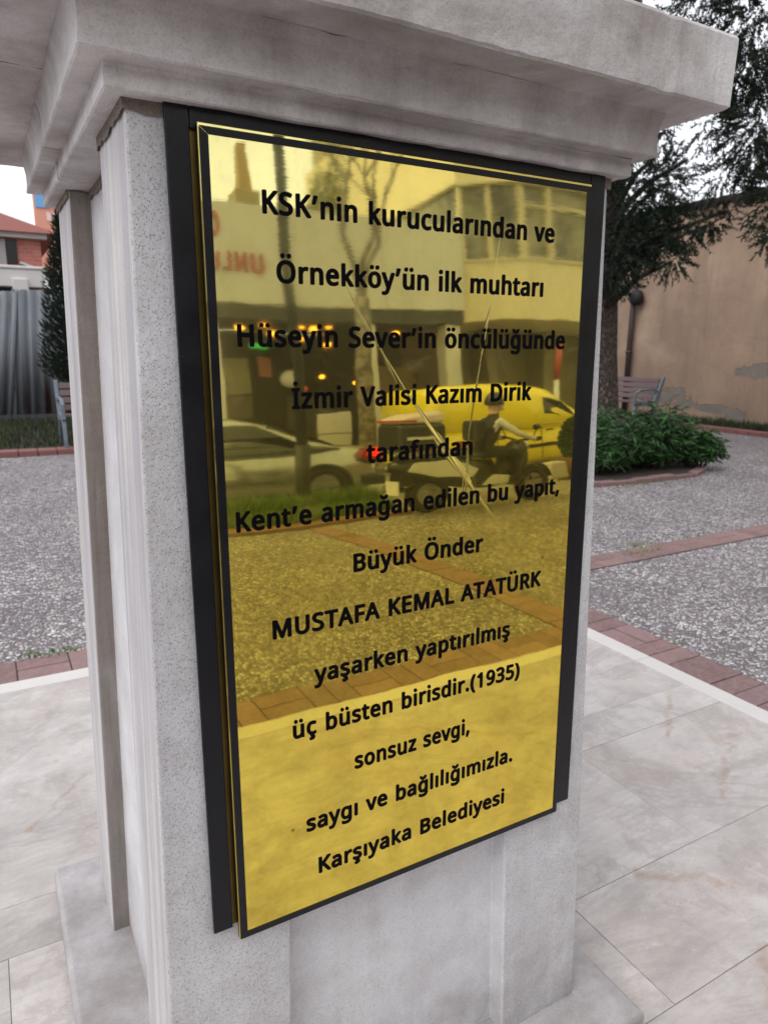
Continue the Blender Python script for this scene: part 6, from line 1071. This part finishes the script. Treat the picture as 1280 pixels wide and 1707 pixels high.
# bare plane tree on the far pavement
tr = thing('plane_tree', 'bare pale barked street tree with forked limbs before the bakery', 'tree', (6.2, -10.2, 0))
kp = M('plane_bark', .85); kp.color(kp.mix(kp.mr(kp.noise(5, 4, .6), .42, .58), C('#8a7f6c'), C('#5c5344'))); MAT_PLANE = kp.m
b = MB(); b.tube([(0, 0, -.1), (0, 0, .3), (.0, .0, 1.6), (.05, 0, 2.9), (.1, 0, 3.7)], [.24, .18, .16, .15, .14], 12); b.build('trunk', MAT_PLANE, tr)
b = MB(); r5 = random.Random(17)
def twig(p, d, L, r, n):
    e = p + d * L; m = p.lerp(e, .5) + Vector((r5.uniform(-.1, .1), r5.uniform(-.1, .1), .06)) * L
    b.tube([p, m, e], [r, r*.8, r*.6], 6, cap=False)
    if n:
        for k in range(3 if n < 3 else 2):
            a = (d + Vector((r5.uniform(-.7, .7), r5.uniform(-.7, .7), r5.uniform(-.1, .5)))).normalized(); twig(e, a, L * r5.uniform(.6, .85), r * .58, n - 1)
for d in ((-.35, .1, 1), (.45, -.1, 1), (.1, .3, .9)): twig(Vector((.1, 0, 3.65)), Vector(d).normalized(), 1.25, .08, 4)
b.build('limbs', MAT_PLANE, tr, fix=False)

# bakery: deep blank fascia over an open dark shop with warm lamps
FY = -11.5
bk = thing('shop_building', 'low shop building with a deep cream fascia, red letters and a dark open shopfront', 'shop', (2.0, FY, 0))
MAT_FAS = plain('fascia_cream', C('#d6d2c2'), .6, var=.1, sc=1.5); MAT_INT = plain('shop_interior', C('#77664c'), .8, var=.3, sc=2); MAT_INT2 = plain('shop_back', C('#6e6650'), .8, var=.35, sc=1.2)
for i in range(8):
    b = MB(); x0 = -8.0 + i * 1.93; b.box(x0, x0 + 1.922, -.4, .1, 3.72, 5.68); b.build('fascia_panel', MAT_FAS, bk, bevel=.01)
b = MB(); b.box(-8, 7.4, -7, -.42, 5.55, 5.7); b.build('roof_slab', MAT_FAS, bk)
b = MB(); b.box(-8, 7.4, -7, -.42, 4.25, 4.35); b.build('ceiling', plain('shop_ceiling', C('#3d3a30'), .8), bk)
b = MB(); b.box(-8, 7.4, -7, -6.8, 0, 4.2); b.build('back_wall', MAT_INT2, bk)
b = MB(); b.box(-8, -7.8, -6.8, -.42, 0, 4.2); b.box(7.2, 7.4, -6.8, -.42, 0, 4.2); b.build('side_wall', MAT_INT, bk)
b = MB(); b.box(-8, 7.4, -.45, .06, 3.42, 3.7); b.build('shutter_box', plain('shutter_dark', C('#3c3a32'), .6), bk)
for x0, x1 in ((1.77, 1.98), (-2.2, -1.9), (5.0, 5.25), (7.0, 7.38)):
    b = MB(); b.box(x0, x1, -.35, -.02, 0, 3.41); b.build('pillar', MAT_WHITE if x0 < 2 else MAT_FAS, bk, bevel=.01)
for x0, x1, z0, z1, m in ((2.35, 2.85, 1.95, 2.75, '#8f8560'), (2.35, 2.85, 1.35, 1.9, '#5e5236'), (3.05, 3.3, 2.35, 2.8, '#b06a5a'), (2.05, 2.28, 1.3, 1.75, '#7a6a3e'), (3.6, 4.6, 1.0, 1.9, '#3a3a30'), (5.3, 6.9, 1.6, 2.6, '#7b6236')):
    b = MB(); b.box(x0, x1, -1.25, -1.2, z0, z1); o = b.build('poster', plain('poster_' + m[1:], C(m), .5, var=.35, sc=7), bk, bevel=.004)
b = MB(); b.box(2.2, 5.0, -2.6, -1.9, 0, 1.05); b.build('counter', plain('counter_wood', C('#6b5637'), .5, var=.3), bk, bevel=.02)
MAT_LAMP = emis('warm_lamp', C('#ffb848'), 3.2)
for x, z in ((4.71, 4.0), (4.92, 4.05), (4.85, 3.82), (5.34, 3.94), (5.5, 3.73), (6.16, 3.93), (6.47, 3.89), (6.85, 3.95), (6.13, 3.63), (6.79, 3.52), (7.9, 3.7), (8.6, 3.8), (7.45, 2.55), (7.6, 2.55), (6.6, 2.75)):
    r = .085 if z > 3 else .06
    b = MB(); b.lathe([(.001, -.05), (r, -.035), (r, .03), (.02, .05), (.001, .05)], 12, Matrix.Translation((x - 2.0, -1.5, z - .35))); o = b.build('pendant_lamp', MAT_LAMP, bk)
    q = MB(); q.tube([(x - 2.0, -1.5, z - .30), (x - 2.0, -1.5, 4.24)], .006, 5); q.build('cord', MAT_TRIM, o)
MAT_GRN = emis('green_sign', C('#2fae5a'), .9)
b = MB(); b.box(3.02, 3.36, -1.5, -1.44, 3.02, 3.12); b.build('green_sign', MAT_GRN, bk, bevel=.01)
b = MB(); b.lathe([(.001, -.03), (.2, -.03), (.2, .03), (.001, .03)], 24, Matrix.Translation((3.45, -.6, 2.28)) @ Matrix.Rotation(pi/2, 4, 'X')); b.build('round_sign', MAT_WHITE, bk)
b = MB(); b.ball((3.78, -.6, 2.05), .06, 10, 8); b.build('red_ball_lamp', emis('red_lamp', C('#c0503a'), .4), bk)
# letters of the sign, read from the street: first letter at the higher x
ext = text_extent('UNLU', .08)
text_mesh('sign_letters', 'UNLU', 1.05 / ext, .36 / .6, plain('sign_red', C('#b5564a'), .5, var=.05), bk, Matrix.Translation((4.37 - 2.0, .13, 4.35)) @ Matrix.Rotation(pi, 4, 'Z'), .025, .08)
text_mesh('sign_letters', 'O', .48, .44 / .6, bpy.data.materials['sign_red'], bk, Matrix.Translation((3.98 - 2.0, .13, 5.02)) @ Matrix.Rotation(pi, 4, 'Z'), .025, .08)
# white counter board outside
wb = thing('white_board', 'white rectangular board standing on the far pavement between the pole and the tree', 'board', (5.86, -10.95, 0))
b = MB(); b.box(-.36, .36, -.03, .03, .86, 1.38); b.build('panel', MAT_WHITE, wb, bevel=.01)
b = MB(); b.box(-.36, .36, -.02, .02, .10, .84); b.build('lower_panel', MAT_FAS, wb, bevel=.01)
for sx in (-.33, .33):
    b = MB(); b.tube([(sx, -.06, 0), (sx, -.06, 1.3)], .02, 8); b.build('leg', MAT_POLE, wb)

# yellow apartment block with a projecting glazed storey
yb = thing('apartment_block', 'cream yellow apartment block with a projecting glazed bay above a dark ground floor', 'building', (9.45, FY, 0))
MAT_YEL = plain('cream_yellow', C('#e6d8ac'), .8, var=.08, sc=1.2); MAT_FR = plain('window_frame', C('#d6caa4'), .5, var=.06)
kw = M('old_glass', .12, 0, .5); kw.color(kw.mix(kw.mr(kw.noise(1.5, 4, .6), .4, .6), C('#3d3c30'), C('#8d8870'))); MAT_OGL = kw.m
b = MB(); b.box(0, 9, -8, -1.6, 0, 3.45); b.build('ground_floor_wall', plain('ground_wall', C('#8c8268'), .85, var=.25, sc=1.2), yb)
for x in (.02, 1.3, 3.2, 5.2, 7.2):
    b = MB(); b.box(x, x + .28, -1.59, -.9, 0, 3.45); b.build('pillar', plain('pier', C('#8b8268'), .8, var=.2), yb, bevel=.02)
plan = [(.02, -.0), (1.22, .75), (9, .75), (9, -8), (.02, -8)]
def slab(z0, z1, name, mat, grow=0.0):
    b = MB(); q = [(.02 - grow, 0 + grow * .3), (1.22 - grow*.3, .75 + grow), (9, .75 + grow), (9, -8), (.02 - grow, -8)]
    n = len(q); b.add([(x, y, z0) for x, y in q] + [(x, y, z1) for x, y in q], [list(range(n-1, -1, -1)), list(range(n, 2*n))] + [(i, (i+1) % n, n+(i+1) % n, n+i) for i in range(n)])
    return b.build(name, mat, yb, bevel=.01)
slab(3.46, 4.86, 'parapet_wall', MAT_YEL); slab(4.861, 4.93, 'sill', MAT_FR, .05); slab(6.72, 9.6, 'upper_wall', MAT_YEL, .02); slab(6.64, 6.719, 'lintel', MAT_FR, .06)
b = MB(); q = [(.10, -.10), (1.26, .62), (8.9, .62), (8.9, -7.9), (.10, -7.9)]; n = 5
b.add([(x, y, 4.931) for x, y in q] + [(x, y, 6.639) for x, y in q], [(i, (i+1) % n, n+(i+1) % n, n+i) for i in range(n)]); b.build('glazing', MAT_OGL, yb, fix=False)
def mull(x, y, w=.07): 
    b = MB(); b.box(x - w, x + w, y - .06, y + .04, 4.935, 6.635); b.build('mullion', MAT_FR, yb, bevel=.008)
for x in (1.28, 2.02, 3.3, 4.6, 5.9, 7.2): mull(x, .68)
for f in (.04, .5): mull(.06 + 1.2*f, -.06 + .75*f, .05)
b = MB(); b.box(1.36, 8.9, .63, .70, 6.12, 6.2); b.build('transom', MAT_FR, yb, bevel=.006)
for i, (x, w) in enumerate(((1.5, .35), (2.3, .4), (3.6, .5))):
    b = MB(); b.box(x, x + w, .60, .618, 4.95, 6.1); b.build('curtain', plain('curtain_%d' % i, C(('#a8a088', '#8f8a70', '#b5aa8c')[i]), .8, var=.25, sc=9), yb)
# leafy tree in the yard behind the shop
tr = thing('yard_tree', 'olive leaved tree rising over the shop roof before the ochre block', 'tree', (10.6, -17.5, 0))
b = MB(); b.tube([(0, 0, 0), (.1, 0, 3), (0, 0, 6.5), (-.2, 0, 9)], [.25, .2, .15, .05], 10); b.build('trunk', MAT_BARK, tr)
lv = Leaves(77)
for c, R, n in (((-.8, 0, 8.4), (1.1, .8, .9), 1300), ((.9, .2, 8.0), (1.2, .8, .8), 1300), ((2.3, 0, 8.6), (1.1, .8, .9), 1100), ((.3, 0, 9.6), (1.3, .8, .8), 1200), ((-1.6, 0, 7.6), (.7, .6, .6), 500), ((3.0, 0, 7.7), (.8, .6, .6), 600)):
    for i in range(n):
        q = lv.rnd(); lv.leaf(Vector(c) + Vector((q.x*R[0], q.y*R[1], q.z*R[2])), lv.rnd(), .16, .09)
lv.build('crown', leaf_mat('olive_leaf', C('#5a5f35'), C('#70743f'), C('#8a8a52'), .7), tr)
# older block behind with balconies and orange blinds
ob = thing('apartment_block', 'older ochre block with balconies and orange blinds rising behind the shop', 'building', (10.9, -20, 0))
k = M('ochre_render', .85); k.color(k.mix(k.noise(.8, 6, .65), C('#b6a678'), C('#8e8460'))); MAT_OCH = k.m
b = MB(); b.box(0, 14, -2.0, 0, 0, 14); b.build('wall', MAT_OCH, ob)
for fz in (6.3, 9.2, 12.1):
    for x in (.8, 3.0, 5.4, 8.0):
        b = MB(); b.box(x, x + 1.1, .0, .06, fz + .3, fz + 1.9); o = b.build('window', MAT_FR, ob); q = MB(); q.box(x + .07, x + 1.03, .061, .08, fz + .37, fz + 1.83); q.build('pane', MAT_GLASS, o)
    b = MB(); b.box(2.6, 7.2, .02, 1.1, fz - .15, fz); b.box(2.6, 7.2, 1.0, 1.1, fz + .001, fz + .9); b.build('balcony', MAT_FAS, ob, bevel=.01)
for x, z in ((2.9, 11.2), (4.2, 11.0), (5.4, 10.6)):
    b = MB(); b.prism([(0, 0), (.9, 0), (.9, .8), (0, .8)], 0, .08, Matrix.Translation((x, 1.12, z - .8)) @ Matrix.Rotation(-.4, 4, 'X')); b.build('blind', plain('blind_%d' % int(x*10), C('#c9763f'), .8), ob)
# slim chimney tower far behind the shop roof
ch = thing('chimney_tower', 'slim pale masonry chimney tower standing far behind the shop roof', 'tower', (11.15, -30, 0))
b = MB(); b.box(-.55, .55, -.55, .55, 0, 12.6); b.build('base', MAT_OCH, ch, bevel=.03)
b = MB(); b.loft([[(-.30, -.3, 12.601), (.30, -.3, 12.601), (.30, .3, 12.601), (-.30, .3, 12.601)], [(-.2, -.2, 14.95), (.2, -.2, 14.95), (.2, .2, 14.95), (-.2, .2, 14.95)]], smooth=False); b.build('stack', plain('stack_render', C('#b59a6a'), .85, var=.15), ch, bevel=.02)
